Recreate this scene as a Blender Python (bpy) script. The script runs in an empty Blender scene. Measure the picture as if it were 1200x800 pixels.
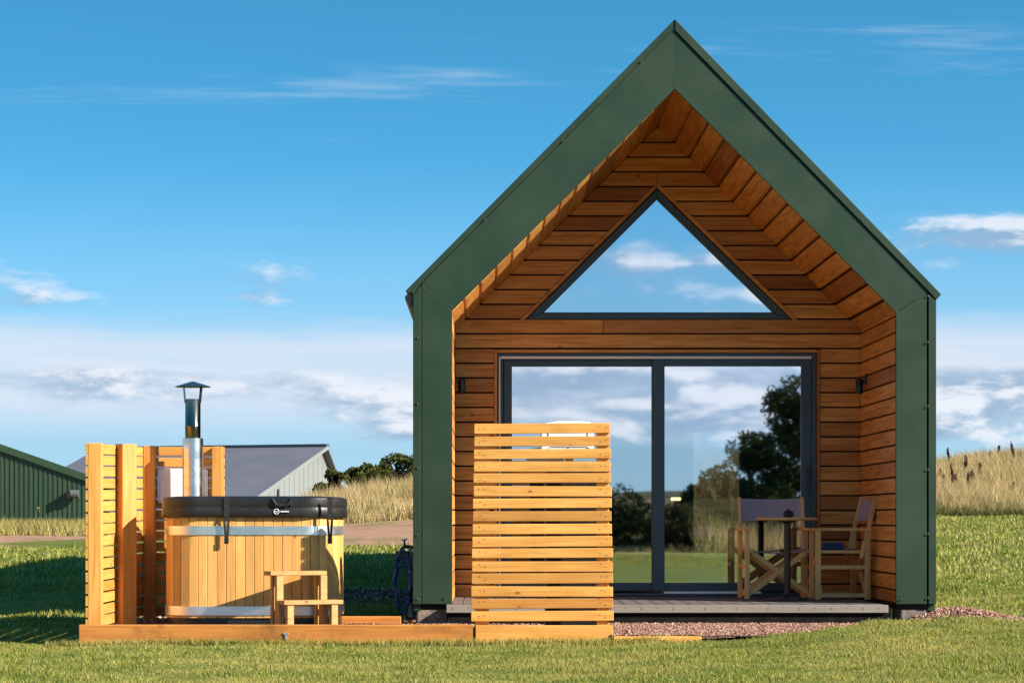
import bpy, math, random
import numpy as np
from mathutils import Vector, Matrix

random.seed(7)
RNG = np.random.default_rng(11)
SC = bpy.context.scene
COL = SC.collection

# ------------------------------------------------------------------ camera
F = 2940.0            # focal length in pixels of a 1200 px wide picture
VX, VY = 570.0, 608.0  # where the optical axis meets the picture
EYE = 0.95
cam_d = bpy.data.cameras.new('camera')
cam = bpy.data.objects.new('camera', cam_d)
COL.objects.link(cam)
cam.location = (0, 0, EYE)
cam.rotation_euler = (math.radians(90), 0, 0)
cam_d.sensor_width = 36.0
cam_d.lens = F / 1200 * 36
cam_d.shift_x = (600 - VX) / 1200
cam_d.shift_y = (VY - 400) / 1200
cam_d.clip_start = 0.2
cam_d.clip_end = 6000
SC.camera = cam

# ------------------------------------------------------------------ light
SUN = Vector((1.0, -0.5, 0.64)).normalized()      # towards the sun
SUN_EL = math.asin(SUN.z)
SUN_AZ = math.atan2(SUN.x, SUN.y)
sl = bpy.data.lights.new('sun', 'SUN')
so = bpy.data.objects.new('sun', sl)
COL.objects.link(so)
sl.energy = 4.9
sl.angle = math.radians(0.53)
sl.color = (1.0, 0.92, 0.80)
so.rotation_euler = (-SUN).to_track_quat('-Z', 'Y').to_euler()
so.location = (30, -15, 25)

SC.view_settings.view_transform = 'Standard'
SC.view_settings.look = 'None'
SC.view_settings.gamma = 1.0
SC.view_settings.exposure = 1.25


class NT:
    """tiny node-tree writer"""
    def __init__(self, tree):
        self.t = tree
        self.n = tree.nodes
        self.l = tree.links

    def node(self, typ, **kw):
        n = self.n.new(typ)
        for k, v in kw.items():
            setattr(n, k, v)
        return n

    def put(self, sock, v):
        if hasattr(v, 'is_output') or isinstance(v, bpy.types.NodeSocket):
            self.l.new(v, sock)
        elif v is not None:
            if sock.type == 'RGBA' and len(v) == 3:
                v = (*v, 1)
            sock.default_value = v

    def math(self, op, a, b=None, c=None, clamp=False):
        n = self.node('ShaderNodeMath', operation=op, use_clamp=clamp)
        for i, v in enumerate((a, b, c)):
            if v is not None:
                self.put(n.inputs[i], v)
        return n.outputs[0]

    def vmath(self, op, a, b=None):
        n = self.node('ShaderNodeVectorMath', operation=op)
        self.put(n.inputs[0], a)
        if b is not None:
            if op == 'SCALE':
                self.put(n.inputs[3], b)
            else:
                self.put(n.inputs[1], b)
        return n.outputs['Value'] if op in ('LENGTH', 'DOT_PRODUCT') else n.outputs[0]

    def mix(self, fac, a, b, blend='MIX'):
        n = self.node('ShaderNodeMix', data_type='RGBA', blend_type=blend)
        n.clamp_factor = True
        self.put(n.inputs[0], fac)
        self.put(n.inputs[6], a)
        self.put(n.inputs[7], b)
        return n.outputs[2]

    def smooth(self, v, a, b, lo=0.0, hi=1.0, interp='SMOOTHSTEP'):
        n = self.node('ShaderNodeMapRange', interpolation_type=interp)
        n.clamp = True
        self.put(n.inputs[0], v)
        for i, q in enumerate((a, b, lo, hi)):
            self.put(n.inputs[1 + i], q)
        return n.outputs[0]

    def noise(self, vec, scale, detail=4, rough=0.55, dist=0.0, out='Fac'):
        n = self.node('ShaderNodeTexNoise')
        if vec is not None:
            self.put(n.inputs['Vector'], vec)
        n.inputs['Scale'].default_value = scale
        n.inputs['Detail'].default_value = detail
        n.inputs['Roughness'].default_value = rough
        n.inputs['Distortion'].default_value = dist
        return n.outputs[out]

    def voronoi(self, vec, scale, feature='F1', out='Distance', rnd=1.0):
        n = self.node('ShaderNodeTexVoronoi', feature=feature)
        self.put(n.inputs['Vector'], vec)
        n.inputs['Scale'].default_value = scale
        n.inputs['Randomness'].default_value = rnd
        return n.outputs[out]

    def ramp(self, fac, stops):
        n = self.node('ShaderNodeValToRGB')
        e = n.color_ramp.elements
        while len(e) < len(stops):
            e.new(0.5)
        for i, (p, c) in enumerate(stops):
            e[i].position = p
            e[i].color = (*c, 1) if len(c) == 3 else c
        self.put(n.inputs[0], fac)
        return n.outputs[0]

    def comb(self, x, y, z):
        n = self.node('ShaderNodeCombineXYZ')
        for i, v in enumerate((x, y, z)):
            self.put(n.inputs[i], v)
        return n.outputs[0]

    def sep(self, v):
        n = self.node('ShaderNodeSeparateXYZ')
        self.put(n.inputs[0], v)
        return n.outputs

    def bump(self, h, strength=0.3, dist=0.01):
        n = self.node('ShaderNodeBump')
        n.inputs['Strength'].default_value = strength
        n.inputs['Distance'].default_value = dist
        self.put(n.inputs['Height'], h)
        return n.outputs[0]


# ------------------------------------------------------------------ sky
world = bpy.data.worlds.new('World')
SC.world = world
world.use_nodes = True
world.node_tree.nodes.clear()
w = NT(world.node_tree)
tc = w.node('ShaderNodeTexCoord').outputs['Generated']
dx, dy, dz = w.sep(tc)
hl = w.math('SQRT', w.math('ADD', w.math('MULTIPLY', dx, dx), w.math('MULTIPLY', dy, dy)))
hl = w.math('MAXIMUM', hl, 0.05)
cx, cy = w.math('DIVIDE', dx, hl), w.math('DIVIDE', dy, hl)
el = w.math('DIVIDE', dz, hl)                       # tangent of the elevation
upz = w.math('MAXIMUM', dz, 0.0)
skyvec = w.vmath('NORMALIZE', w.comb(dx, dy, w.math('ADD', w.math('MULTIPLY', upz, 2.6), 0.035)))
sk = w.node('ShaderNodeTexSky', sky_type='NISHITA')
sk.sun_disc = False
sk.sun_elevation = SUN_EL
sk.sun_rotation = SUN_AZ
sk.altitude = 60
sk.air_density = 1.0
sk.dust_density = 0.25
sk.ozone_density = 3.0
w.put(sk.inputs['Vector'], skyvec)
hs = w.node('ShaderNodeHueSaturation')
hs.inputs['Hue'].default_value = 0.478
hs.inputs['Saturation'].default_value = 1.30
hs.inputs['Value'].default_value = 1.0
w.put(hs.inputs['Color'], sk.outputs[0])
blue = w.mix(w.smooth(el, 0.15, 0.02, 0.0, 0.90), hs.outputs[0], (1.75, 2.85, 3.75))

glow = w.math('ADD', 1.0, w.math('MULTIPLY', w.math('MAXIMUM', w.math('ADD', w.math('MULTIPLY', cx, SUN.x / math.hypot(SUN.x, SUN.y)), w.math('MULTIPLY', cy, SUN.y / math.hypot(SUN.x, SUN.y))), 0.0), 0.75))   # clouds near the sun are brighter
STRAT = w.vmath('SCALE', (3.45, 3.72, 4.25), glow)
CLOUD, CIRRUS = (26.0, 5.0, 0.0), (7.0, 1.0, -0.6)
# a veil of stratus with cumulus under it, lying along the horizon
azl = w.noise(w.comb(w.math('MULTIPLY', cx, 3.0), w.math('MULTIPLY', cy, 3.0), 0.0), 1.0, 4, 0.5)
edge = w.math('ADD', 0.066, w.math('MULTIPLY', azl, 0.026))
soft = w.noise(w.comb(w.math('MULTIPLY', cx, 9.0), w.math('MULTIPLY', cy, 9.0), w.math('MULTIPLY', el, 120.0)), 1.0, 6, 0.6, 0.4)
above = w.math('SUBTRACT', el, edge)
strat = w.math('MULTIPLY', w.smooth(w.math('ADD', above, w.math('MULTIPLY', w.math('SUBTRACT', soft, 0.5), 0.02)), 0.006, -0.010), w.smooth(el, 0.026, 0.050))
sky_c = w.mix(w.math('MULTIPLY', strat, w.smooth(soft, 0.25, 0.75, 0.62, 0.92)), blue, STRAT)
pv = w.vmath('ADD', w.comb(w.math('MULTIPLY', cx, 15.0), w.math('MULTIPLY', cy, 15.0), w.math('MULTIPLY', el, 46.0)), CLOUD)
pv2 = w.vmath('ADD', pv, (0.10, 0.0, 0.22))
big = w.noise(w.vmath('MULTIPLY', pv, (0.22, 0.22, 0.35)), 1.0, 2, 0.5)
n1 = w.noise(pv, 1.0, 10, 0.60, 0.15)
n2 = w.noise(pv2, 1.0, 10, 0.60, 0.15)
cov = w.ramp(w.math('MULTIPLY', el, 4.0), [
    (0.00, (.02,) * 3), (0.08, (.10,) * 3), (0.13, (.43,) * 3), (0.19, (.52,) * 3), (0.225, (.50,) * 3),
    (0.25, (.28,) * 3), (0.30, (.26,) * 3), (0.38, (.29,) * 3), (0.44, (.30,) * 3), (0.51, (.10,) * 3), (1.0, (.0,) * 3)])
off = w.math('ADD', cov, w.math('MULTIPLY', w.math('SUBTRACT', big, 0.5), 1.1))
d1 = w.math('ADD', n1, off)
d2 = w.math('ADD', n2, off)
dens = w.smooth(d1, 0.87, 1.07)
lit = w.smooth(w.math('SUBTRACT', n1, n2), -0.05, 0.10)
ccol = w.vmath('SCALE', w.mix(lit, (1.45, 2.15, 3.0), (4.0, 4.15, 4.5)), glow)
sky_c = w.mix(w.math('MULTIPLY', dens, 0.85), sky_c, ccol)
# thin high cirrus streaks
cv = w.vmath('ADD', w.comb(w.math('MULTIPLY', cx, 4.0), w.math('MULTIPLY', cy, 4.0), w.math('MULTIPLY', el, 60.0)), CIRRUS)
ci = w.noise(cv, 0.9, 7, 0.62, 0.5)
cim = w.math('MULTIPLY', w.smooth(ci, 0.57, 0.84), w.smooth(el, 0.10, 0.16))
sky_c = w.mix(w.math('MULTIPLY', cim, 0.62), sky_c, (3.2, 3.8, 4.5))
bg = w.node('ShaderNodeBackground')
w.put(bg.inputs['Color'], sky_c)
bg.inputs['Strength'].default_value = 0.092
wo = w.node('ShaderNodeOutputWorld')
w.l.new(bg.outputs[0], wo.inputs[0])


# ------------------------------------------------------------------ materials
def new_mat(name):
    m = bpy.data.materials.new(name)
    m.use_nodes = True
    m.node_tree.nodes.clear()
    t = NT(m.node_tree)
    out = t.node('ShaderNodeOutputMaterial')
    return m, t, out


def principled(t, out, color, rough=0.5, metal=0.0, normal=None, spec=0.5):
    p = t.node('ShaderNodeBsdfPrincipled')
    t.put(p.inputs['Base Color'], color)
    t.put(p.inputs['Roughness'], rough)
    t.put(p.inputs['Metallic'], metal)
    p.inputs['Specular IOR Level'].default_value = spec
    if normal is not None:
        t.put(p.inputs['Normal'], normal)
    t.l.new(p.outputs[0], out.inputs[0])
    return p


def objvec(t, jitter=40.0):
    """object coordinates shifted by a random amount for every object"""
    c = t.node('ShaderNodeTexCoord').outputs['Object']
    r = t.node('ShaderNodeObjectInfo').outputs['Random']
    off = t.vmath('SCALE', t.comb(r, t.math('MULTIPLY', r, 7.31), t.math('MULTIPLY', r, 3.77)), jitter)
    return t.vmath('ADD', c, off), r


def wood(name, axis, dark, mid, light, rough=0.55, vary=0.35, knots=True, weather=0.0, bump=0.25, fine=1.0):
    m, t, out = new_mat(name)
    v, r = objvec(t)
    along, across = 0.9, 13.0 * fine
    s = [across] * 3
    s['XYZ'.index(axis)] = along
    gv = t.vmath('MULTIPLY', v, tuple(s))
    g1 = t.noise(gv, 1.6, 5, 0.6, 0.9)
    s2 = [across * 5] * 3
    s2['XYZ'.index(axis)] = along * 2.0
    g2 = t.noise(t.vmath('MULTIPLY', v, tuple(s2)), 1.5, 3, 0.6, 0.2)
    fac = t.math('ADD', t.math('MULTIPLY', g1, 0.7), t.math('MULTIPLY', g2, 0.35))
    col = t.ramp(fac, [(0.30, dark), (0.50, mid), (0.72, light)])
    # every board its own tone
    r2 = t.math('FRACT', t.math('MULTIPLY', r, 17.13))
    tone = t.ramp(r, [(0.0, tuple(1 - vary * k for k in (0.75, 0.9, 1.0))), (0.22, tuple(1 - vary * .4 * k for k in (0.75, 0.9, 1.0))), (0.45, (1, 1, 1)), (1.0, tuple(1 + vary * 0.25 * k for k in (1, 1.0, 0.9)))])
    col = t.mix(1.0, col, tone, 'MULTIPLY')
    red = t.mix(t.math('MULTIPLY', r2, 0.30 * min(1.0, vary * 3)), col, tuple(c * k for c, k in zip(mid, (0.95, 0.72, 0.55))))
    col = red
    if knots:
        ks = [9.0] * 3
        ks['XYZ'.index(axis)] = 4.2
        kv = t.vmath('MULTIPLY', v, tuple(ks))
        kd = t.voronoi(t.vmath('ADD', kv, t.vmath('SCALE', t.noise(kv, 2.0, 2, out='Color'), 0.25)), 1.0)
        kr, _, _ = t.sep(t.voronoi(t.vmath('ADD', kv, t.vmath('SCALE', t.noise(kv, 2.0, 2, out='Color'), 0.25)), 1.0, out='Color'))
        k = t.math('MULTIPLY', t.smooth(kd, 0.03, 0.13, 0.8, 0.0), t.math('GREATER_THAN', kr, 0.55))
        col = t.mix(k, col, tuple(c * 0.30 for c in dark))
    if weather:
        wv = t.noise(v, 2.3, 4, 0.6, 0.4)
        col = t.mix(t.smooth(wv, 0.52, 0.72, 0, weather), col, tuple(c * 0.35 for c in mid))
    principled(t, out, col, t.smooth(fac, 0.3, 0.7, rough + 0.1, rough - 0.1), normal=t.bump(fac, bump, 0.004), spec=0.35)
    return m


CLAD = ((.22, .072, .013), (.57, .24, .050), (.78, .39, .105))
clad_x = wood('larch_cladding_x', 'X', *CLAD, vary=0.74, bump=0.4)
clad_y = wood('larch_cladding_y', 'Y', *CLAD, vary=0.78, bump=0.4)
NEW = ((.40, .155, .027), (.60, .285, .060), (.72, .40, .115))
new_x = wood('new_timber_x', 'X', *NEW, vary=0.42, weather=0.22)
new_y = wood('new_timber_y', 'Y', *NEW, vary=0.40)
new_z = wood('new_timber_z', 'Z', *NEW, vary=0.30)
sleeper_x = wood('sleeper_x', 'X', (.30, .105, .020), (.48, .185, .036), (.58, .26, .060), vary=0.15, weather=0.75)
TUBW = ((.46, .22, .052), (.63, .345, .098), (.73, .44, .155))
tub_z = wood('tub_stave', 'Z', *TUBW, vary=0.24, fine=1.2, weather=0.16)
step_x = wood('step_timber', 'X', (.30, .15, .05), (.45, .25, .085), (.56, .34, .13), vary=0.2)
chair_w = wood('chair_wood', 'Z', (.56, .28, .085), (.80, .44, .15), (.85, .53, .21), vary=0.1, knots=False)
deck_m = wood('composite_deck', 'Y', (.075, .067, .065), (.11, .097, .092), (.14, .122, .115), vary=0.12, knots=False, rough=0.7)
deck_x = wood('composite_deck_edge', 'X', (.16, .14, .115), (.215, .185, .155), (.26, .225, .19), vary=0.12, knots=False, rough=0.7)


def plain(name, color, rough=0.5, metal=0.0, nscale=6.0, namt=0.12, bscale=None, bstr=0.1, spec=0.5, jitter=True):
    m, t, out = new_mat(name)
    v, r = objvec(t, 20 if jitter else 0)
    n = t.noise(v, nscale, 5, 0.6)
    lo = tuple(c * (1 - namt) for c in color)
    hi = tuple(min(1, c * (1 + namt)) for c in color)
    col = t.ramp(n, [(0.3, lo), (0.7, hi)])
    nor = None
    if bscale:
        nor = t.bump(t.noise(v, bscale, 4, 0.6), bstr, 0.01)
    principled(t, out, col, t.smooth(n, 0.3, 0.7, max(0.02, rough - 0.06), rough + 0.06), metal, nor, spec)
    return m


green_m = plain('green_steel', (.0135, .034, .0145), 0.48, 0.0, 2.2, 0.09, 1.7, 0.08)
green2_m = plain('green_steel_flashing', (.0125, .0315, .0135), 0.48, 0.0, 2.5, 0.08)
barn_green = plain('barn_green_sheet', (.024, .052, .025), 0.5, 0.0, 0.5, 0.10)
barn_roof = plain('barn_grey_roof', (.115, .11, .13), 0.55, 0.0, 0.4, 0.08)
barn_wall = plain('barn_grey_wall', (.19, .205, .20), 0.55, 0.0, 0.4, 0.05)
slate_m = plain('slate_frame', (.038, .062, .085), 0.38, 0.0, 3.0, 0.06)
white_m = plain('white_paint', (.80, .80, .80), 0.35, 0.0, 3.0, 0.03)
black_m = plain('black_metal', (.012, .012, .013), 0.35, 0.0, 20.0, 0.2)
dark_m = plain('black_membrane', (.010, .009, .008), 0.9, 0.0, 5.0, 0.2)
vinyl_m = plain('black_vinyl', (.014, .0125, .0115), 0.44, 0.0, 5.0, 0.25, 9.0, 0.6)
strap_m = plain('black_webbing', (.012, .012, .012), 0.7, 0.0, 40.0, 0.2)
canvas_m = plain('mauve_canvas', (.35, .30, .345), 0.85, 0.0, 60.0, 0.1, 150.0, 0.15, spec=0.2)
blue_cloth = plain('blue_cloth', (.05, .10, .22), 0.85, 0.0, 30.0, 0.2)
hose_m = plain('blue_hose', (.015, .05, .20), 0.4, 0.0, 12.0, 0.1)
steel_m = plain('stainless_hoop', (.86, .85, .84), 0.38, 1.0, 4.0, 0.05)
flue_m = plain('polished_flue', (.20, .19, .155), 0.22, 1.0, 3.0, 0.10)
cowl_m = plain('cowl_steel', (.10, .13, .16), 0.30, 0.9, 5.0, 0.1)
sleeve_m = plain('galvanised_sleeve', (.72, .73, .75), 0.26, 1.0, 9.0, 0.08, 16.0, 0.10)
conc_m = plain('weathered_concrete', (.15, .125, .10), 0.9, 0.0, 9.0, 0.75, 30.0, 0.5)
bearer_m = plain('dark_bearer', (.010, .009, .008), 0.9, 0.0, 14.0, 0.6, spec=0.1)
trunk_m = plain('bark', (.09, .065, .045), 0.9, 0.0, 8.0, 0.3)
plaster_m = plain('room_lining', (.16, .12, .09), 0.8, 0.0, 2.0, 0.05)
roomfloor_m = plain('room_floor', (.14, .10, .07), 0.5, 0.0, 5.0, 0.15)
pipe_m = plain('grey_plastic_pipe', (.32, .32, .33), 0.5, 0.0, 8.0, 0.1)
paper_m = plain('white_notice', (.80, .78, .84), 0.5, 0.0, 3.0, 0.02)
ink_m = plain('grey_ink', (.42, .40, .48), 0.7, 0.0, 60.0, 0.2)
dock_m = plain('dock_seed', (.085, .035, .022), 0.9, 0.0, 40.0, 0.4)
screw_m = plain('screw_head', (.018, .028, .018), 0.8, 0.0, 8.0, 0.1)


def glass_mat(name, refl, tint):
    """coated glazing: a strong mirror coat over a see-through pane"""
    m, t, out = new_mat(name)
    v, r = objvec(t, 5)
    nb = t.bump(t.noise(v, 0.9, 2, 0.5), 0.010, 0.02)
    g = t.node('ShaderNodeBsdfGlossy')
    g.inputs['Color'].default_value = (.93, .96, 1, 1)
    g.inputs['Roughness'].default_value = 0.013
    t.put(g.inputs['Normal'], nb)
    tr = t.node('ShaderNodeBsdfTransparent')
    tr.inputs['Color'].default_value = (*tint, 1)
    lw = t.node('ShaderNodeLayerWeight')
    lw.inputs['Blend'].default_value = 0.25
    fac = t.math('ADD', refl, t.math('MULTIPLY', lw.outputs['Fresnel'], 0.25), clamp=True)
    mx = t.node('ShaderNodeMixShader')
    t.put(mx.inputs[0], fac)
    t.l.new(tr.outputs[0], mx.inputs[1])
    t.l.new(g.outputs[0], mx.inputs[2])
    t.l.new(mx.outputs[0], out.inputs[0])
    return m


glass_m = glass_mat('coated_glass', 0.60, (.74, .77, .77))

m, t, out = new_mat('warm_lamp')
e = t.node('ShaderNodeEmission')
e.inputs[0].default_value = (1, .78, .35, 1)
e.inputs[1].default_value = 5.0
t.l.new(e.outputs[0], out.inputs[0])
lamp_m = m


def blade_mat(name, stops, patch=None, patch_scale=0.5, trans=0.35):
    m, t, out = new_mat(name)
    a = t.node('ShaderNodeAttribute')
    a.attribute_name = 'rnd'
    col = t.ramp(a.outputs['Fac'], stops)
    if patch:
        pos = t.node('ShaderNodeNewGeometry').outputs['Position']
        pn = t.noise(pos, patch_scale, 5, 0.6)
        col = t.mix(t.smooth(pn, 0.40, 0.66, 0.0, 0.75), col, patch)
        p2 = t.noise(t.vmath('ADD', pos, (31.0, 7.0, 0.0)), patch_scale * 2.1, 4, 0.6)
        col = t.mix(t.smooth(p2, 0.50, 0.68, 0.0, 0.55), col, tuple(c * k for c, k in zip(patch, (.30, .48, .36))))
    d = t.node('ShaderNodeBsdfDiffuse')
    t.put(d.inputs[0], col)
    tr = t.node('ShaderNodeBsdfTranslucent')
    t.put(tr.inputs[0], col)
    mx = t.node('ShaderNodeMixShader')
    mx.inputs[0].default_value = trans
    t.l.new(d.outputs[0], mx.inputs[1])
    t.l.new(tr.outputs[0], mx.inputs[2])
    t.l.new(mx.outputs[0], out.inputs[0])
    return m


lawn_blade = blade_mat('lawn_blade', [(0.0, (.10, .15, .018)), (0.45, (.21, .245, .034)), (0.75, (.34, .325, .085)), (1.0, (.56, .46, .22))],
                       (.41, .355, .112), 0.85)
straw_blade = blade_mat('straw_blade', [(0.0, (.28, .19, .08)), (0.4, (.52, .385, .18)), (0.8, (.68, .54, .29)), (1.0, (.38, .35, .14))],
                        (.40, .29, .13), 0.35, 0.3)
weed_blade = blade_mat('weed_blade', [(0.0, (.16, .17, .03)), (0.6, (.34, .28, .10)), (1.0, (.46, .36, .17))], None)
foot_blade = blade_mat('foot_blade', [(0.0, (.05, .075, .018)), (0.6, (.11, .12, .035)), (1.0, (.30, .24, .10))], None)
gorse_leaf = blade_mat('gorse_leaf', [(0.0, (.025, .033, .010)), (0.5, (.065, .075, .020)), (0.85, (.12, .11, .036)), (1.0, (.20, .14, .06))], None, trans=0.2)
tree_leaf = blade_mat('tree_leaf', [(0.0, (.022, .034, .012)), (0.5, (.050, .070, .022)), (1.0, (.11, .12, .042))], None, trans=0.2)
hedge_leaf = blade_mat('hedge_leaf', [(0.0, (.030, .034, .013)), (0.5, (.075, .072, .028)), (1.0, (.17, .13, .055))], None, trans=0.2)

# ground: lawn near the cabin, red earth track and rough ground further off
m, t, out = new_mat('ground_cover')
pos = t.node('ShaderNodeNewGeometry').outputs['Position']
px_, py_, pz_ = t.sep(pos)
na = t.noise(pos, 0.85, 5, 0.6)
nb_ = t.noise(pos, 9.0, 5, 0.7)
nc = t.noise(pos, 45.0, 3, 0.7)
lawn = t.ramp(t.math('ADD', t.math('MULTIPLY', na, 0.55), t.math('MULTIPLY', nb_, 0.45)),
              [(0.30, (.075, .110, .014)), (0.5, (.125, .155, .024)), (0.68, (.24, .215, .06))])
lawn = t.mix(t.smooth(nc, 0.35, 0.7, 0.0, 0.45), lawn, (.05, .07, .014))
earth0 = t.ramp(nb_, [(0.3, (.26, .135, .085)), (0.55, (.40, .225, .15)), (0.75, (.50, .32, .22))])
earth = t.mix(t.smooth(t.noise(t.vmath('MULTIPLY', pos, (1.0, .35, 1.0)), 0.7, 6, 0.65), 0.52, 0.66, 0.0, 0.7), earth0, (.17, .16, .05))
rough_g = t.ramp(t.noise(pos, 0.4, 5, 0.6), [(0.35, (.20, .16, .06)), (0.6, (.34, .26, .11))])
wob = t.math('MULTIPLY', t.math('SUBTRACT', t.noise(pos, 0.25, 3), 0.5), 6.0)
yy = t.math('ADD', py_, wob)
xw = t.math('ADD', px_, wob)
gap_l = t.math('MULTIPLY', t.smooth(xw, -7.6, -6.4), t.smooth(xw, -3.8, -4.8))
col = t.mix(t.math('MULTIPLY', t.smooth(yy, 36.0, 37.2), t.math('SUBTRACT', 1.0, gap_l)), lawn, earth)
# to the right the lawn runs up to the bank
col = t.mix(t.smooth(xw, 3.0, 4.5), col, t.mix(t.smooth(yy, 49.5, 51.0), lawn, rough_g))
col = t.mix(t.smooth(yy, 53.5, 55.0), col, rough_g)
# behind the camera: rough bank, then fields of the valley
fv = t.vmath('MULTIPLY', pos, (0.011, 0.006, 0.0))
fc = t.voronoi(fv, 1.0, out='Color')
fe = t.voronoi(fv, 1.0, 'DISTANCE_TO_EDGE')
fr, fg_, fb = t.sep(fc)
field = t.ramp(fr, [(0.0, (.05, .06, .022)), (0.3, (.17, .12, .065)), (0.55, (.09, .10, .035)), (0.8, (.22, .165, .085)), (1.0, (.13, .09, .05))])
field = t.mix(t.smooth(fe, 0.02, 0.05, 0.9, 0.0), field, (.02, .03, .014))
col = t.mix(t.smooth(py_, -20.0, -22.0), col, rough_g)
field = t.mix(1.0, field, (.62, .58, .55), 'MULTIPLY')
col = t.mix(t.smooth(py_, -36.0, -50.0), col, field)
principled(t, out, col, 0.95, normal=t.bump(t.math('ADD', nb_, nc), 0.7, 0.03), spec=0.1)
ground_m = m

m, t, out = new_mat('gravel_bed')
pos = t.node('ShaderNodeNewGeometry').outputs['Position']
vc = t.voronoi(pos, 38.0, out='Color')
vd = t.voronoi(pos, 38.0)
vr, _, _ = t.sep(vc)
col = t.ramp(vr, [(0.0, (.10, .05, .036)), (0.5, (.22, .115, .082)), (1.0, (.36, .24, .19))])
principled(t, out, col, 0.9, normal=t.bump(t.math('MULTIPLY', vd, -1.0), 0.9, 0.03), spec=0.2)
gravel_m = m
stone_m = blade_mat('gravel_stone', [(0.0, (.09, .042, .030)), (0.4, (.24, .118, .082)), (0.8, (.36, .21, .155)), (1.0, (.52, .40, .33))], None, trans=0.0)


# ------------------------------------------------------------------ mesh helpers
def P(px, py, D):
    """the point of the place seen at a pixel of the photograph, D metres off"""
    return Vector(((px - VX) / F * D, D, EYE + (VY - py) / F * D))


class MB:
    def __init__(self):
        self.v, self.f = [], []

    def add(self, vs, fs):
        b = len(self.v)
        self.v += [tuple(p) for p in vs]
        self.f += [tuple(b + i for i in q) for q in fs]
        return self

    def box(self, x0, x1, y0, y1, z0, z1):
        vs = [(x, y, z) for z in (z0, z1) for y in (y0, y1) for x in (x0, x1)]
        return self.add(vs, [(0, 2, 3, 1), (4, 5, 7, 6), (0, 1, 5, 4), (2, 6, 7, 3), (0, 4, 6, 2), (1, 3, 7, 5)])

    def hexa(self, a, b):
        """solid between two matching loops"""
        n = len(a)
        fs = [tuple(range(n - 1, -1, -1)), tuple(range(n, 2 * n))]
        for i in range(n):
            j = (i + 1) % n
            fs.append((i, j, n + j, n + i))
        return self.add(list(a) + list(b), fs)

    def prism_y(self, poly, y0, y1):
        """polygon of (x, z) extruded along y"""
        return self.hexa([(x, y0, z) for x, z in poly], [(x, y1, z) for x, z in poly])

    def bar(self, p0, p1, wd, th, side=(0, 1, 0)):
        p0, p1 = Vector(p0), Vector(p1)
        d = (p1 - p0).normalized()
        s = Vector(side)
        s = (s - d * s.dot(d)).normalized()
        u = d.cross(s)
        a = [p0 + s * x * wd / 2 + u * y * th / 2 for x, y in ((-1, -1), (1, -1), (1, 1), (-1, 1))]
        b = [p1 + s * x * wd / 2 + u * y * th / 2 for x, y in ((-1, -1), (1, -1), (1, 1), (-1, 1))]
        return self.hexa(a, b)

    def tube(self, path, r, n=8, closed=False):
        path = [Vector(p) for p in path]
        rings = []
        for i, p in enumerate(path):
            if closed:
                d = path[(i + 1) % len(path)] - path[i - 1]
            else:
                d = path[min(i + 1, len(path) - 1)] - path[max(i - 1, 0)]
            d.normalize()
            a = d.cross(Vector((0.31, 0.22, 0.93)))
            if a.length < 1e-3:
                a = d.cross(Vector((1, 0, 0)))
            a.normalize()
            b = d.cross(a)
            rr = r[i] if isinstance(r, (list, tuple)) else r
            rings.append([p + (a * math.cos(2 * math.pi * k / n) + b * math.sin(2 * math.pi * k / n)) * rr for k in range(n)])
        vs = [q for ring in rings for q in ring]
        fs = []
        m_ = len(rings)
        for i in range(m_ if closed else m_ - 1):
            j = (i + 1) % m_
            for k in range(n):
                k2 = (k + 1) % n
                fs.append((i * n + k, i * n + k2, j * n + k2, j * n + k))
        if not closed:
            fs.append(tuple(range(n - 1, -1, -1)))
            fs.append(tuple((m_ - 1) * n + k for k in range(n)))
        return self.add(vs, fs)

    def lathe(self, prof, c, n=24):
        """(r, z) profile turned about the vertical through c"""
        vs, fs = [], []
        for r, z in prof:
            for k in range(n):
                a = 2 * math.pi * k / n
                vs.append((c[0] + r * math.cos(a), c[1] + r * math.sin(a), c[2] + z))
        for i in range(len(prof) - 1):
            for k in range(n):
                k2 = (k + 1) % n
                fs.append((i * n + k, i * n + k2, (i + 1) * n + k2, (i + 1) * n + k))
        fs.append(tuple(range(n - 1, -1, -1)))
        fs.append(tuple((len(prof) - 1) * n + k for k in range(n)))
        return self.add(vs, fs)

    def build(self, name, mat, parent=None, bevel=0.0, smooth=False, recenter=False):
        me = bpy.data.meshes.new(name)
        off = Vector((0, 0, 0))
        q = parent
        while q is not None:
            off += q.location
            q = q.parent
        me.from_pydata([tuple(Vector(p) - off) for p in self.v], [], self.f)
        import bmesh
        bm = bmesh.new()
        bm.from_mesh(me)
        bmesh.ops.recalc_face_normals(bm, faces=bm.faces)
        bm.to_mesh(me)
        bm.free()
        me.materials.append(mat)
        if smooth:
            me.shade_smooth()
            me.set_sharp_from_angle(angle=math.radians(40))
        o = bpy.data.objects.new(name, me)
        COL.objects.link(o)
        if parent is not None:
            o.parent = parent
        if bevel:
            b = o.modifiers.new('bevel', 'BEVEL')
            b.width = bevel
            b.segments = 1
            b.limit_method = 'ANGLE'
        return o


def thing(name, label, cat, loc, group=None):
    o = bpy.data.objects.new(name, None)
    o.empty_display_size = 0.2
    COL.objects.link(o)
    o.location = loc
    return tag(o, label, cat, group)


def tag(o, label, cat, group=None):
    o['label'] = label
    o['category'] = cat
    if group:
        o['group'] = group
    return o


def kind(o, k):
    o['kind'] = k
    return o


def box(name, mat, parent, x0, x1, y0, y1, z0, z1, bevel=0.0):
    return MB().box(x0, x1, y0, y1, z0, z1).build(name, mat, parent, bevel)


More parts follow.
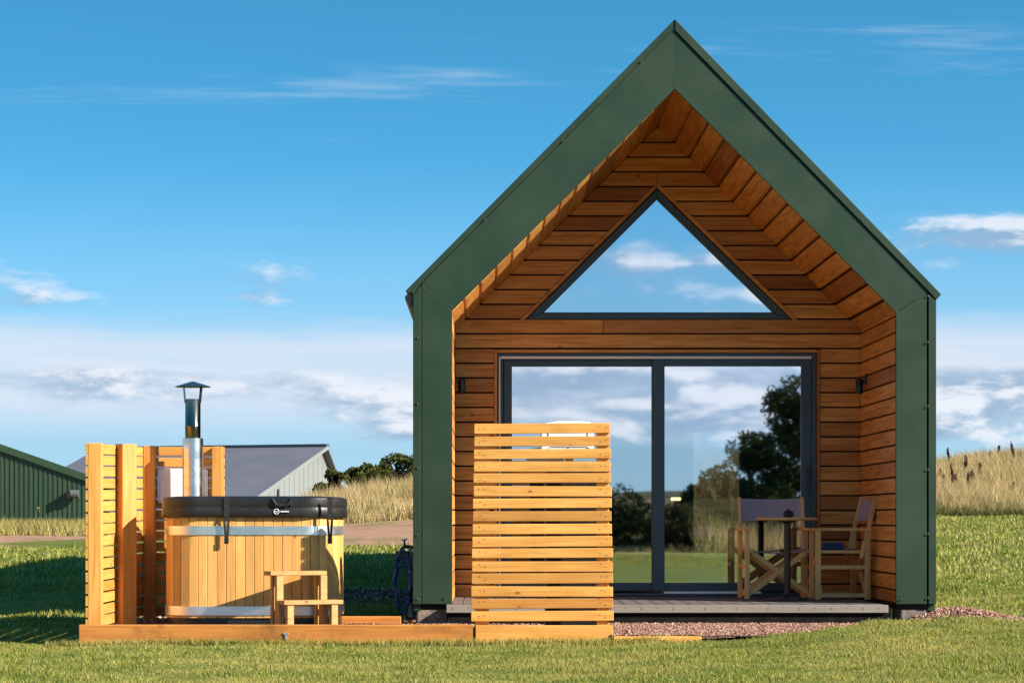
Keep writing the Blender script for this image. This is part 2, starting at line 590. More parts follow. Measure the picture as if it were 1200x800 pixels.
def clip(poly, a, b, c):
    """part of a convex (x, z) polygon with a*x + b*z <= c"""
    out_ = []
    n = len(poly)
    for i in range(n):
        p, q = poly[i], poly[(i + 1) % n]
        dp, dq = a * p[0] + b * p[1] - c, a * q[0] + b * q[1] - c
        if dp <= 0:
            out_.append(p)
        if (dp < 0 < dq) or (dq < 0 < dp):
            k = dp / (dp - dq)
            out_.append((p[0] + (q[0] - p[0]) * k, p[1] + (q[1] - p[1]) * k))
    res = []
    for p in out_:
        if not res or (abs(p[0] - res[-1][0]) + abs(p[1] - res[-1][1])) > 1e-4:
            res.append(p)
    if len(res) > 1 and abs(res[0][0] - res[-1][0]) + abs(res[0][1] - res[-1][1]) < 1e-4:
        res.pop()
    return res


def area(poly):
    return abs(sum(poly[i][0] * poly[(i + 1) % len(poly)][1] - poly[(i + 1) % len(poly)][0] * poly[i][1] for i in range(len(poly)))) / 2 if len(poly) > 2 else 0


def raw_mesh(name, verts, faces, mat, rnd=None, smooth=False):
    """faces: (n, k) array, all of the same size; rnd: one value per vertex"""
    me = bpy.data.meshes.new(name)
    nv, (nf, k) = len(verts), faces.shape
    me.vertices.add(nv)
    me.vertices.foreach_set('co', verts.astype(np.float32).ravel())
    me.loops.add(nf * k)
    me.loops.foreach_set('vertex_index', faces.astype(np.int32).ravel())
    me.polygons.add(nf)
    me.polygons.foreach_set('loop_start', np.arange(0, nf * k, k, dtype=np.int32))
    me.update(calc_edges=True)
    if rnd is not None:
        at = me.attributes.new('rnd', 'FLOAT', 'POINT')
        at.data.foreach_set('value', rnd.astype(np.float32))
    me.materials.append(mat)
    if smooth:
        me.shade_smooth()
    o = bpy.data.objects.new(name, me)
    COL.objects.link(o)
    return o


# ------------------------------------------------------------------ terrain
TX = [-7.0, -1.0, 0.9, 2.5, 10.0]
back = [(-3000, 24), (-1500, 13), (-900, 6), (-500, -4), (-250, -6), (-60, -1.6), (-38, 0.1), (-30, 0.45), (-24, 0.15), (-21, 0.0), (0, 0)]
TP = [back + [(14, 0), (18.2, .035), (22, .07), (25, .2), (29.5, .36), (37, .55), (45, .64), (60, .62), (75, .62), (110, .5), (250, 0), (3000, -5)],
      back + [(14, 0), (18.2, .030), (20.3, .11), (24, .28), (29.4, .50), (37, .56), (46, .74), (56, .97), (62, 1.7), (70, 1.95), (90, 1.5), (250, 0), (3000, -5)],
      back + [(14, 0), (18.2, .030), (20.3, .11), (25, .33), (37, .64), (56, 1.0), (62, 1.95), (71, 2.15), (90, 1.55), (250, 0), (3000, -5)],
      back + [(14, 0), (18.2, .135), (20.3, .165), (25, .35), (37, .68), (50, 1.0), (62, 2.2), (72, 2.4), (90, 1.6), (250, 0), (3000, -5)],
      back + [(14, 0), (18.2, .13), (20.6, .185), (25, .34), (37, .68), (50, 1.0), (58, 1.65), (68, 2.25), (75, 2.35), (100, 2), (250, 0), (3000, -5)]]
HX0, HX1, HY0, HY1 = -0.585, 3.585, 20.0, 29.0      # footprint of the cabin


def ground_z(x, y):
    x = np.asarray(x, float)
    y = np.asarray(y, float)
    zs = [np.interp(y, [p[0] for p in pr], [p[1] for p in pr]) for pr in TP]
    k = np.interp(x, TX, [0, 1, 2, 3, 4])
    z = np.zeros_like(k)
    for i in range(5):
        z += zs[i] * np.clip(1 - np.abs(k - i), 0, 1)
    z = z + 0.085 * np.clip(x - 12.3, 0, 7) * np.interp(y, [51, 64, 90, 160], [0, 1, 1, 0])
    far = np.clip((-y - 60) / 400, 0, 1)
    z = z + far * 0.4 * (9 * np.sin(x * 0.006 + 1.0) + 4 * np.sin(x * 0.017 + y * 0.004) + 2.0 * np.sin(x * 0.041 + 2.0))
    near = np.clip(1 - np.abs(y - 20) / 60, 0, 1)
    z = z + near * 0.012 * (np.sin(x * 2.1 + y * 0.7) + np.sin(x * 0.9 - y * 1.3))
    # the plot is levelled under the cabin and under the tub
    def inside(x0, x1, y0, y1, mgn):
        dx_ = np.maximum(np.maximum(x0 - x, x - x1), 0)
        dy_ = np.maximum(np.maximum(y0 - y, y - y1), 0)
        return np.clip(1 - np.hypot(dx_, dy_) / mgn, 0, 1)
    f1 = inside(HX0 + .2, HX1 - .2, HY0 + .2, HY1, 0.35)
    z = z * (1 - f1) + np.minimum(z, 0.06) * f1
    f2 = inside(-2.8, 0.9, 18.34, 21.0, 0.14)
    z = z * (1 - f2) + np.minimum(z, 0.05) * f2
    yb = 18.14 + np.clip((x - 1.9) / 1.7, 0, 1) * 1.5 + .05 * np.sin(x * 7)
    d3 = np.minimum(np.minimum(x - 0.75, 3.55 - x), np.minimum(y - yb, 20.6 - y))
    f3 = np.clip(d3 / 0.16, 0, 1)
    z = z * (1 - f3) + np.minimum(z, 0.06) * f3
    return z


def gz(x, y):
    return float(ground_z(x, y))


def axis_pts(lo, hi, fine_lo, fine_hi, step, grow=1.18):
    pts = list(np.arange(fine_lo, fine_hi + 1e-6, step))
    s, p = step, fine_lo
    while p > lo:
        s *= grow
        p -= s
        pts.insert(0, p)
    s, p = step, fine_hi
    while p < hi:
        s *= grow
        p += s
        pts.append(p)
    return np.array(pts)


gx = axis_pts(-2500, 2500, -8, 12, 0.14)
gy = axis_pts(-2600, 2600, 12, 32, 0.14)
GX, GY = np.meshgrid(gx, gy)
GZ = ground_z(GX, GY)
nxg, nyg = len(gx), len(gy)
idx = np.arange(nxg * nyg).reshape(nyg, nxg)
fq = np.stack([idx[:-1, :-1], idx[:-1, 1:], idx[1:, 1:], idx[1:, :-1]], -1).reshape(-1, 4)
g = raw_mesh('ground', np.stack([GX, GY, GZ], -1).reshape(-1, 3), fq, ground_m, smooth=True)
kind(g, 'structure')


# gravel bed round the tub and before the deck, with loose stones on it
def gravel_z(x, y):
    x = np.asarray(x, float)
    y = np.asarray(y, float)
    zl = 0.130 + 0 * x
    zr = 0.108 + np.clip((y - 18.2) / 1.3, 0, 1) * 0.020
    k = np.clip((x - 0.2) / 0.6, 0, 1)
    z = zl * (1 - k) + zr * k
    h = np.exp(-(((x - 3.78) / 0.42) ** 2 + ((y - 20.15) / 0.40) ** 2))
    z = z + 0.11 * h * (x > 3.0)
    bk = np.clip((y - 21.0) / 2.0, 0, 1)
    return z + bk * 0.15


def in_gravel(x, y):
    a = (x > -2.9) & (x < 0.98) & (y > 18.24) & (y < 21.0)
    b = (x >= 0.9) & (x < 3.62) & (y > 18.14 + np.clip((x - 1.9) / 1.7, 0, 1) * 1.5 + .05 * np.sin(x * 7)) & (y < 20.6)
    c = (x > 3.4) & (x < 4.6) & (y > 19.6) & (y < 20.9)
    d = (x > -1.55) & (x < -0.5) & (y > 20) & (y < 25.5)
    return a | b | c | d


sx_ = np.arange(-3.1, 4.7, 0.07)
sy_ = np.arange(18.10, 25.6, 0.07)
SX, SY = np.meshgrid(sx_, sy_)
SZ = gravel_z(SX, SY) + 0.006 * np.sin(SX * 9 + SY * 4) - 0.012
idx = np.arange(SX.size).reshape(SX.shape)
cxm = (SX[:-1, :-1] + SX[1:, 1:]) / 2
cym = (SY[:-1, :-1] + SY[1:, 1:]) / 2
ok = in_gravel(cxm, cym)
fq = np.stack([idx[:-1, :-1], idx[:-1, 1:], idx[1:, 1:], idx[1:, :-1]], -1)[ok]
o = raw_mesh('gravel_ground', np.stack([SX, SY, SZ], -1).reshape(-1, 3), fq, gravel_m, smooth=True)
kind(o, 'structure')


def stones(n, x0, x1, y0, y1, size):
    x = RNG.uniform(x0, x1, n)
    y = RNG.uniform(y0, y1, n)
    k = in_gravel(x, y) & (gravel_z(x, y) > ground_z(x, y) - 0.004)
    k &= ~((x > -2.35) & (x < -1.1) & (y > 18.95) & (y < 19.8))
    return x[k], y[k], RNG.uniform(size * 0.55, size * 1.25, k.sum())


parts = [stones(6500, -2.9, 1.0, 18.26, 19.6, .010), stones(15000, 0.9, 3.62, 18.14, 19.9, .0095),
         stones(4500, 3.4, 4.6, 19.6, 20.8, .0135), stones(1500, -2.9, -1.6, 19.6, 21.0, .014), stones(2200, -1.6, -0.5, 20.0, 25.4, .018)]
sxs, sys_, srs = [np.concatenate(q) for q in zip(*parts)]
octa = np.array([(1, 0, 0), (-1, 0, 0), (0, 1, 0), (0, -1, 0), (0, 0, 1), (0, 0, -1)], float)
octf = np.array([(0, 2, 4), (2, 1, 4), (1, 3, 4), (3, 0, 4), (2, 0, 5), (1, 2, 5), (3, 1, 5), (0, 3, 5)])
n = len(sxs)
jit = octa[None] * RNG.uniform(0.6, 1.3, (n, 6, 1)) + RNG.normal(0, 0.18, (n, 6, 3))
ang = RNG.uniform(0, 6.28, n)
ca, sa = np.cos(ang)[:, None], np.sin(ang)[:, None]
jx, jy = jit[..., 0] * ca - jit[..., 1] * sa, jit[..., 0] * sa + jit[..., 1] * ca
vv = np.stack([jx * srs[:, None] + sxs[:, None], jy * srs[:, None] + sys_[:, None],
               jit[..., 2] * srs[:, None] * 0.75 + (gravel_z(sxs, sys_) + srs * 0.25)[:, None]], -1)
ff = octf[None] + (np.arange(n) * 6)[:, None, None]
o = raw_mesh('gravel', vv.reshape(-1, 3), ff.reshape(-1, 3), stone_m, np.repeat(RNG.uniform(0, 1, n), 6))
kind(o, 'stuff')
tag(o, 'loose reddish gravel lying around the tub and before the deck', 'gravel')


# ------------------------------------------------------------------ grass
def blades(name, x, y, z, h, wd, lean, mat, label, cat, rnd=None, segs=2):
    n = len(x)
    az = RNG.uniform(0, 2 * np.pi, n)
    la = RNG.uniform(0, 2 * np.pi, n)
    lx, ly = np.cos(la) * lean, np.sin(la) * lean
    ux, uy = np.cos(az) * wd / 2, np.sin(az) * wd / 2
    if segs == 2:
        V = np.zeros((n, 5, 3))
        V[:, 0] = np.stack([x - ux, y - uy, z], -1)
        V[:, 1] = np.stack([x + ux, y + uy, z], -1)
        V[:, 2] = np.stack([x - ux * .8 + lx * .35, y - uy * .8 + ly * .35, z + h * .6], -1)
        V[:, 3] = np.stack([x + ux * .8 + lx * .35, y + uy * .8 + ly * .35, z + h * .6], -1)
        V[:, 4] = np.stack([x + lx, y + ly, z + h], -1)
        T = np.array([(0, 1, 3), (0, 3, 2), (2, 3, 4)])
    else:
        V = np.zeros((n, 3, 3))
        V[:, 0] = np.stack([x - ux, y - uy, z], -1)
        V[:, 1] = np.stack([x + ux, y + uy, z], -1)
        V[:, 2] = np.stack([x + lx, y + ly, z + h], -1)
        T = np.array([(0, 1, 2)])
    k = V.shape[1]
    Fc = (T[None] + (np.arange(n) * k)[:, None, None]).reshape(-1, 3)
    if rnd is None:
        rnd = RNG.uniform(0, 1, n)
    o = raw_mesh(name, V.reshape(-1, 3), Fc, mat, np.repeat(rnd, k))
    kind(o, 'stuff')
    return tag(o, label, cat)


def lawn_points(n, d0, d1, mgn=0.4):
    D = np.sqrt(RNG.uniform(d0 ** 2, d1 ** 2, n))
    x = RNG.uniform(-1, 1, n)
    x = (x * 0.5 + 0.5) * (1240 / F) * D + (-20 - VX) / F * D
    bad = (x > -2.96) & (x < 0.94) & (D > 18.03) & (D < 21.0)
    bad |= in_gravel(x, D) & (gravel_z(x, D) > ground_z(x, D) + 0.012)
    bad |= (x > HX0 - .02) & (x < HX1 + .02) & (D > 19.8) & (D < HY1)
    x, D = x[~bad], D[~bad]
    return x, D


gxs, gys, ghs, gws = [], [], [], []
for n_, d0, d1, h0, h1, w0 in ((260000, 13.9, 19.4, .014, .040, .0042), (90000, 19.0, 26.0, .025, .055, .008), (90000, 26.0, 50.0, .03, .08, .016)):
    x, D = lawn_points(n_, d0, d1)
    if d0 > 20:
        keep = (D < 36.5) | (x > 3.8)
        x, D = x[keep], D[keep]
    tuft = 0.75 + 0.5 * np.clip(np.sin(x * 5.1 + np.sin(D * 3.7) * 2) * np.sin(D * 4.3 + x * 1.7), -1, 1)
    gxs.append(x)
    gys.append(D)
    ghs.append(RNG.uniform(h0, h1, len(x)) * tuft)
    gws.append(np.full(len(x), w0) * RNG.uniform(.7, 1.4, len(x)))
gxs, gys, ghs, gws = map(np.concatenate, (gxs, gys, ghs, gws))
blades('lawn_grass', gxs, gys, ground_z(gxs, gys) - .004, ghs, gws, ghs * RNG.uniform(.1, .8, len(ghs)), lawn_blade,
       'short sunlit mown lawn grass around the cabin', 'grass', segs=2)

# mown grass behind the photographer, mirrored in the glass
rx_ = RNG.uniform(-6, 13, 60000)
ry_ = RNG.uniform(-22.5, -6, 60000)
blades('lawn_grass', rx_, ry_, ground_z(rx_, ry_) - .004, RNG.uniform(.02, .07, 60000), np.full(60000, .012), RNG.uniform(.01, .04, 60000), lawn_blade,
       'mown lawn mirrored in the lower part of the door glass', 'grass', segs=1)

# fringe of longer grass along the timber edging
x = RNG.uniform(-3.2, 3.4, 9000)
y = np.where(x < -.06, 18.15, np.where(x < .98, 18.0, 18.10 + np.clip((x - 1.2) / 2.2, 0, 1) * 1.5)) + RNG.normal(-.03, .03, 9000)
h = RNG.uniform(.02, .075, 9000)
blades('edge_grass', x, y, ground_z(x, y) - .004, h, np.full(9000, .005), h * .5, lawn_blade,
       'fringe of longer grass along the timber edging boards', 'grass')

# dry grass banks
def strip(n, px0, px1, d0, d1):
    D = RNG.uniform(d0, d1, n)
    x = (RNG.uniform(px0, px1, n) - VX) / F * D
    return x, D


def clumpy(x, y, s):
    return np.clip(0.75 + 0.35 * np.sin(x * s + 3 * np.sin(y * s * .7)) * np.cos(y * s * 1.3 + x * s * .4), .3, 1.3)


bx, by = strip(26000, 360, 520, 55.5, 68)
bh = RNG.uniform(.25, .75, len(bx)) * clumpy(bx, by, 2.2)
blades('dry_grass', bx, by, ground_z(bx, by) - .02, bh, RNG.uniform(.012, .03, len(bx)), bh * RNG.uniform(.1, .6, len(bx)), straw_blade,
       'tall straw coloured grass on the bank between tub and cabin', 'grass', segs=1)
bx, by = strip(80000, 1060, 1240, 50.2, 72)
bh = RNG.uniform(.20, .62, len(bx)) * clumpy(bx, by, 1.7)
blades('dry_grass', bx, by, ground_z(bx, by) - .02, bh, RNG.uniform(.010, .026, len(bx)), bh * RNG.uniform(.1, .95, len(bx)), straw_blade,
       'tall straw coloured grass on the slope right of the cabin', 'grass', segs=1)
bx, by = strip(22000, 520, 1080, 54.0, 68)
bh = RNG.uniform(.25, .75, len(bx))
blades('dry_grass', bx, by, ground_z(bx, by) - .02, bh, RNG.uniform(.02, .04, len(bx)), bh * .4, straw_blade,
       'tall straw coloured grass on the bank directly behind the cabin', 'grass', segs=1)
bx, by = strip(7000, -30, 130, 46, 74)
bh = RNG.uniform(.08, .40, len(bx))
blades('weeds', bx, by, ground_z(bx, by) - .01, bh, RNG.uniform(.015, .035, len(bx)), bh * .4, weed_blade,
       'sparse weeds and dry grass before the green barn', 'grass', segs=1)
# dark green growth along the foot of the right bank
bx, by = strip(9000, 1075, 1230, 49.6, 51.6)
bh = RNG.uniform(.06, .30, len(bx)) * clumpy(bx, by, 1.9)
blades('weeds', bx, by, ground_z(bx, by) - .01, bh, RNG.uniform(.015, .03, len(bx)), bh * .6, foot_blade,
       'dark green weeds along the foot of the right hand grass bank', 'grass', segs=1)
# bank behind the photographer, seen mirrored in the glass
bx = RNG.uniform(-14, 22, 70000)
by = RNG.uniform(-34, -22.2, 70000)
bh = RNG.uniform(.4, 1.15, len(bx)) * clumpy(bx, by, .9) * np.where(bx < 5.6, .22, 1.2)
blades('dry_grass', bx, by, ground_z(bx, by) - .02, bh, RNG.uniform(.012, .03, len(bx)), bh * RNG.uniform(.1, .6, len(bx)), straw_blade,
       'tall pale grass mirrored in the right door pane', 'grass', segs=1)


# ------------------------------------------------------------------ cabin
DF, DB = 20.0, 21.93            # fascia plane and recessed wall plane
S0 = F / DF
def fx(px): return (px - VX) / S0
def fz(py): return EYE + (VY - py) / S0


cabin = thing('cabin', 'timber cabin with dark green steel gable frame, larch lined porch and big glazing', 'cabin', ((HX0 + HX1) / 2, HY0, 0.13))
IXL, IXR, EZ = fx(530), fx(1050), fz(365.5)
AX, AZ = fx(790.5), fz(104)
SLOPE = (AZ - EZ) / ((IXR - IXL) / 2)
FLOOR = 0.275


def fpanel(name, pts, y0, y1, mat=green_m, bevel=0.003):
    return MB().prism_y([(fx(a), fz(b)) for a, b in pts], y0, y1).build(name, mat, cabin, bevel)


fpanel('fascia_panel', [(494.4, 707.5), (530, 707.5), (530, 364.5), (494.4, 332)], DF, DF + .035)
fpanel('fascia_panel', [(1050, 707.5), (1086, 707.5), (1086, 343), (1050, 366.5)], DF, DF + .035)
fpanel('fascia_panel', [(495, 331.4), (790.9, 33.4), (790.9, 104), (530, 363.7)], DF + .0005, DF + .035, bevel=0)
fpanel('fascia_panel', [(790.9, 38.5), (1087, 342.5), (1050.2, 365.7), (790.9, 104)], DF, DF + .035, bevel=0)
fpanel('corner_flashing', [(484, 707.5), (493.6, 707.5), (493.6, 334), (484, 346)], DF - .006, DF + .03, green2_m)
fpanel('corner_flashing', [(1088, 707.5), (1097, 707.5), (1097, 352), (1088, 345)], DF - .006, DF + .03, green2_m)
fpanel('verge_flashing', [(475, 341), (790.8, 23), (790.8, 33), (494, 331.3), (484, 345.5)], DF - .004, DF + .05, green2_m)
fpanel('verge_flashing', [(791, 23), (1103, 345), (1097, 351.5), (1089, 342.5), (791, 36.2)], DF - .012, DF + .05, green2_m)
sc = MB()
for px, py in ((489, 396), (489, 473), (489, 548), (489, 627), (489, 702), (1087, 347), (1087, 401), (1087, 476), (1087, 550), (1087, 625), (1087, 700),
               (751, 73), (660, 166), (568, 258), (484, 342), (830, 73), (920, 166), (1010, 258), (522, 700), (1056, 702)):
    c = Vector((fx(px), DF - .012, fz(py)))
    sc.add([c + Vector((math.cos(a) * .011, 0, math.sin(a) * .011)) for a in [k * math.pi / 3 for k in range(6)]] + [c + Vector((0, -.006, 0))],
           [(0, 1, 6), (1, 2, 6), (2, 3, 6), (3, 4, 6), (4, 5, 6), (5, 0, 6), (5, 4, 3, 2, 1, 0)])
kind(sc.build('screws', screw_m, cabin), 'stuff')

# outer shell: side walls and roof slopes behind the frame
OXL, OXR = fx(485), fx(1096)
OAX, OAZ = fx(790.8), fz(24.5)
box('side_wall', green_m, cabin, OXL, OXL + .05, DF + .03, HY1, .22, fz(350))
box('side_wall', green_m, cabin, OXR - .05, OXR, DF + .03, HY1, .22, fz(352))
MB().prism_y([(fx(476), fz(341)), (OAX, OAZ), (OAX, OAZ - .09), (fx(484), fz(345.5))], DF + .03, HY1 + .05).build('roof', green2_m, cabin)
MB().prism_y([(fx(1102), fz(345)), (OAX + .002, OAZ), (OAX + .002, OAZ - .09), (fx(1094), fz(350))], DF + .03, HY1 + .05).build('roof', green2_m, cabin)
# thickness between lining and roof
MB().prism_y([(IXL - .05, EZ + .045), (AX, AZ + .07), (OAX, OAZ - .10), (OXL + .05, fz(352))], DF + .036, HY1 - .06).build('roof_lining', dark_m, cabin)
MB().prism_y([(IXR + .05, EZ + .045), (AX + .003, AZ + .07), (OAX + .003, OAZ - .10), (OXR - .05, fz(354))], DF + .036, HY1 - .06).build('roof_lining', dark_m, cabin)
box('wall_lining', dark_m, cabin, OXL + .051, IXL - .022, DF + .036, HY1 - .06, .23, EZ)
box('wall_lining', dark_m, cabin, IXR + .022, OXR - .051, DF + .036, HY1 - .06, .23, EZ)
MB().tube([(fx(479), DF - .0, fz(349)), (fx(479), HY1, fz(349))], .032, 8).build('gutter', black_m, cabin)
MB().prism_y([(fx(477.5), fz(344)), (fx(484), fz(349)), (fx(484), fz(362))], DF + .02, DF + .06).build('gutter_bracket', black_m, cabin)
for a, b in ((488, 525), (1056, 1089)):
    box('plinth', conc_m, cabin, fx(a), fx(b), DF + .04, DF + .45, .05, fz(708.5), .012)

# --- porch lining boards
PITCH = 0.1285
J0 = 2.4407
joints = [J0 + k * PITCH for k in range(-17, 18)]
GAP = 0.0072
TH = 0.02
house = [(IXL, FLOOR), (IXR, FLOOR), (IXR, EZ), (AX, AZ), (IXL, EZ)]
BS = F / DB
def bxp(px): return (px - VX) / BS
def bzp(py): return EYE + (VY - py) / BS


DX0, DX1, DZ1 = bxp(583), bxp(957), bzp(413.5)           # door opening
TRIM = 0.032
WAX, WAZ = bxp(770), bzp(221)                              # window opening
WXL, WXR, WZ0 = bxp(616), bxp(928), bzp(374.5)
sl_l = (WAZ - WZ0) / (WAX - WXL)
sl_r = (WAZ - WZ0) / (WXR - WAX)
# trim offset outward along x
ofl = 0.038 * math.sqrt(1 + sl_l ** 2) / sl_l
for z0, z1 in zip(joints[:-1], joints[1:]):
    if z1 < FLOOR + .03 or z0 > AZ - .03:
        continue
    a = clip(clip(house, 0, -1, -(z0 + GAP)), 0, 1, z1 - GAP)
    if len(a) < 3:
        continue
    pieces = [a]
    mid_z = (z0 + z1) / 2
    if mid_z < DZ1 + TRIM:
        l = clip(a, 1, 0, DX0 - TRIM)
        r = clip(a, -1, 0, -(DX1 + TRIM))
        pieces = [l, r]
    elif mid_z > WZ0 and z0 < WAZ + .03:
        # left of the left window edge: z >= line; cut with the trim's outer line
        l = clip(a, sl_l, -1, sl_l * (WXL - ofl) - WZ0)
        r = clip(a, -sl_r, -1, -sl_r * (WXR + ofl) - WZ0)
        if z0 > WAZ + .02:
            pieces = [a]
        else:
            l = clip(l, 1, 0, WAX)
            r = clip(r, -1, 0, -WAX - .002)
            pieces = [l, r]
    elif abs(mid_z - (J0 + 1.5 * PITCH)) < .02:
        xs_ = bxp(707)
        pieces = [clip(a, 1, 0, xs_ - .002), clip(a, -1, 0, -(xs_ + .002))]
    for pc in pieces:
        if area(pc) < 2e-4:
            continue
        pr = random.uniform(-.003, .003)
        MB().prism_y(pc, DB + pr, DB + TH).build('cladding_board', clad_x, cabin, .002)
# dark membrane behind the boards, open where door and window are
BK0, BK1 = DB + TH + .004, DB + .10
box('backing', dark_m, cabin, IXL - .01, DX0 - .004, BK0, BK1, FLOOR - .03, DZ1)
box('backing', dark_m, cabin, DX1 + .004, IXR + .01, BK0, BK1, FLOOR - .03, DZ1)
box('backing', dark_m, cabin, IXL - .01, IXR + .01, BK0, BK1, DZ1 + .002, WZ0 - .006)
MB().prism_y([(IXL, WZ0 - .004), (WXL - .01, WZ0 - .004), (WAX, WAZ + .012), (WAX, AZ), (IXL, EZ)], BK0, BK1).build('backing', dark_m, cabin)
MB().prism_y([(IXR, WZ0 - .004), (WXR + .01, WZ0 - .004), (WAX + .002, WAZ + .012), (WAX + .002, AZ), (IXR, EZ)], BK0, BK1).build('backing', dark_m, cabin)
# side wall and soffit boards
for z0, z1 in zip(joints[:-1], joints[1:]):
    if z1 < FLOOR + .02:
        continue
    lo, hi = max(z0 + GAP, FLOOR + .01), z1 - GAP
    for sgn, ix in ((-1, IXL), (1, IXR)):
        pr = random.uniform(-.002, .002)
        if lo < EZ:
            top = min(hi, EZ)
            x0 = ix + sgn * (pr)
            x1 = ix + sgn * TH
            MB().box(min(x0, x1), max(x0, x1), DF + .036, DB - .004, lo, top).build('lining_board', clad_y, cabin, .002)
        if hi > EZ and lo < AZ - .02:
            zlo, zhi = max(lo + .003, EZ + .001), (AZ if hi > AZ - .05 else hi - .003)
            def xs(z, o_=0.0):
                return ix - sgn * (z - EZ) / SLOPE + sgn * o_
            q = [(xs(zlo, pr), zlo), (xs(zhi, pr), zhi), (xs(zhi, pr + TH * 1.4), zhi), (xs(zlo, pr + TH * 1.4), zlo)]
            MB().prism_y(q, DF + .036, DB - .004).build('soffit_board', clad_y, cabin, .002)
# trims
box('trim', clad_y, cabin, DX0 - TRIM + .002, DX0 - .002, DB - .006, DB + .05, FLOOR, DZ1 + TRIM - .002, .002)
box('trim', clad_y, cabin, DX1 + .002, DX1 + TRIM - .002, DB - .006, DB + .05, FLOOR, DZ1 + TRIM - .002, .002)
box('trim', clad_x, cabin, DX0 + .001, DX1 - .001, DB - .006, DB + .05, DZ1 + .002, DZ1 + TRIM - .002, .002)
for sg in (-1, 1):
    wx = WXL if sg < 0 else WXR
    q = [(wx + sg * ofl * .95, WZ0), (wx + sg * .006, WZ0), (WAX + sg * .002, WAZ + .006), (WAX + sg * .002, WAZ + ofl * .95 * sl_l)]
    MB().prism_y(q, DB - .008, DB + .05).build('trim', clad_x, cabin, .002)

# --- gable window
gw_ = MB()
def tri(px_w):  # inset triangle
    k = px_w
    sL = math.sqrt(1 + sl_l ** 2)
    z0 = WZ0 + k
    xl = WXL + (k + k * sL) / sl_l
    xr = WXR - (k + k * sL) / sl_r
    za = WAZ - k * sL
    return [(xl, z0), (xr, z0), (WAX, za)]
o3, i3 = tri(0.004), tri(0.058)
for i in range(3):
    j = (i + 1) % 3
    gw_.prism_y([o3[i], o3[j], i3[j], i3[i]], DB + .004, DB + .085)
gwin = gw_.build('gable_window', slate_m, cabin, .003)
o3, i3 = tri(0.030), tri(0.066)
g2 = MB()
for i in range(3):
    j = (i + 1) % 3
    g2.prism_y([o3[i], o3[j], i3[j], i3[i]], DB + .018, DB + .075)
g2.build('glazing_bead', slate_m, gwin, .002)
MB().prism_y(tri(.05), DB + .044, DB + .052).build('pane', glass_m, gwin)

# --- sliding door
def dbox(mb, x0, x1, y0, y1, a, b):
    mb.box(bxp(x0), bxp(x1), a, b, bzp(y1), bzp(y0))
    return mb


dm = MB()
dbox(dm, 583.3, 589.5, 413.8, 698, DB + .004, DB + .13)
dbox(dm, 951.5, 956.7, 413.8, 698, DB + .004, DB + .13)
dbox(dm, 589.5, 951.5, 413.8, 417.2, DB + .004, DB + .13)
dbox(dm, 589.5, 951.5, 694.5, 698, DB + .004, DB + .13)
door = dm.build('sliding_door', slate_m, cabin, .003)
dbox(MB(), 587, 951, 417.4, 420.3, DB - .006, DB + .02).build('track_strip', white_m, door)
dbox(MB(), 584.8, 586.3, 418, 690, DB - .001, DB + .02).build('track_strip', white_m, door)
dbox(MB(), 778, 892, 692.6, 695, DB - .002, DB + .02).build('track_strip', white_m, door)
for x0, x1, gx0, gx1, y0, y1, d in ((590, 777, 600, 764, 420.6, 692, .050), (765, 951, 779, 939, 420.6, 692, .014)):
    s = MB()
    dbox(s, x0, gx0, y0, y1, DB + d, DB + d + .034)
    dbox(s, gx1, x1, y0, y1, DB + d, DB + d + .034)
    dbox(s, gx0, gx1, y0, 429, DB + d, DB + d + .034)
    dbox(s, gx0, gx1, 682.5, y1, DB + d, DB + d + .034)
    s.build('sash', slate_m, door, .003)
    dbox(MB(), gx0 - 1, gx1 + 1, 428, 683.5, DB + d + .013, DB + d + .021).build('pane', glass_m, door)
box('door_handle', black_m, door, bxp(946), bxp(948.5), DB - .03, DB + .012, bzp(580), bzp(545), .004)

# --- the room behind the glass
box('room_floor', roomfloor_m, cabin, IXL - .02, IXR + .02, DB + .135, HY1 - .07, FLOOR - .05, FLOOR + .01)
box('room_wall', plaster_m, cabin, IXL - .02, IXL + .01, DB + .11, HY1 - .07, FLOOR + .012, EZ)
box('room_wall', plaster_m, cabin, IXR - .01, IXR + .02, DB + .11, HY1 - .07, FLOOR + .012, EZ)
for sg in (-1, 1):
    e = IXL if sg < 0 else IXR
    MB().prism_y([(e - sg * .02, EZ + .002), (AX + sg * .002, AZ - .002), (AX + sg * .002, AZ + .025), (e, EZ + .025)], DB + .11, HY1 - .07).build('room_ceiling', plaster_m, cabin)
RS = F / HY1
def rx(px): return (px - VX) / RS
def rz(py): return EYE + (VY - py) / RS


R0, R1, RT = rx(806), rx(872), rz(500)
box('rear_wall', plaster_m, cabin, IXL, R0, HY1 - .065, HY1, .2, EZ)
box('rear_wall', plaster_m, cabin, R1, IXR, HY1 - .065, HY1, .2, EZ)
box('rear_wall', plaster_m, cabin, R0 + .001, R1 - .001, HY1 - .065, HY1, RT, EZ)
MB().prism_y([(IXL, EZ + .002), (IXR, EZ + .002), (AX, AZ)], HY1 - .065, HY1).build('rear_wall', plaster_m, cabin)
rd = MB()
rd.box(R0 + .002, R0 + .06, HY1 - .06, HY1 - .01, FLOOR + .02, RT - .002)
rd.box(R1 - .06, R1 - .002, HY1 - .06, HY1 - .01, FLOOR + .02, RT - .002)
rd.box(R0 + .06, R1 - .06, HY1 - .06, HY1 - .01, RT - .06, RT - .002)
rd.box(R0 + .06, R1 - .06, HY1 - .06, HY1 - .01, FLOOR + .02, FLOOR + .14)
rdo = rd.build('rear_door', slate_m, cabin)
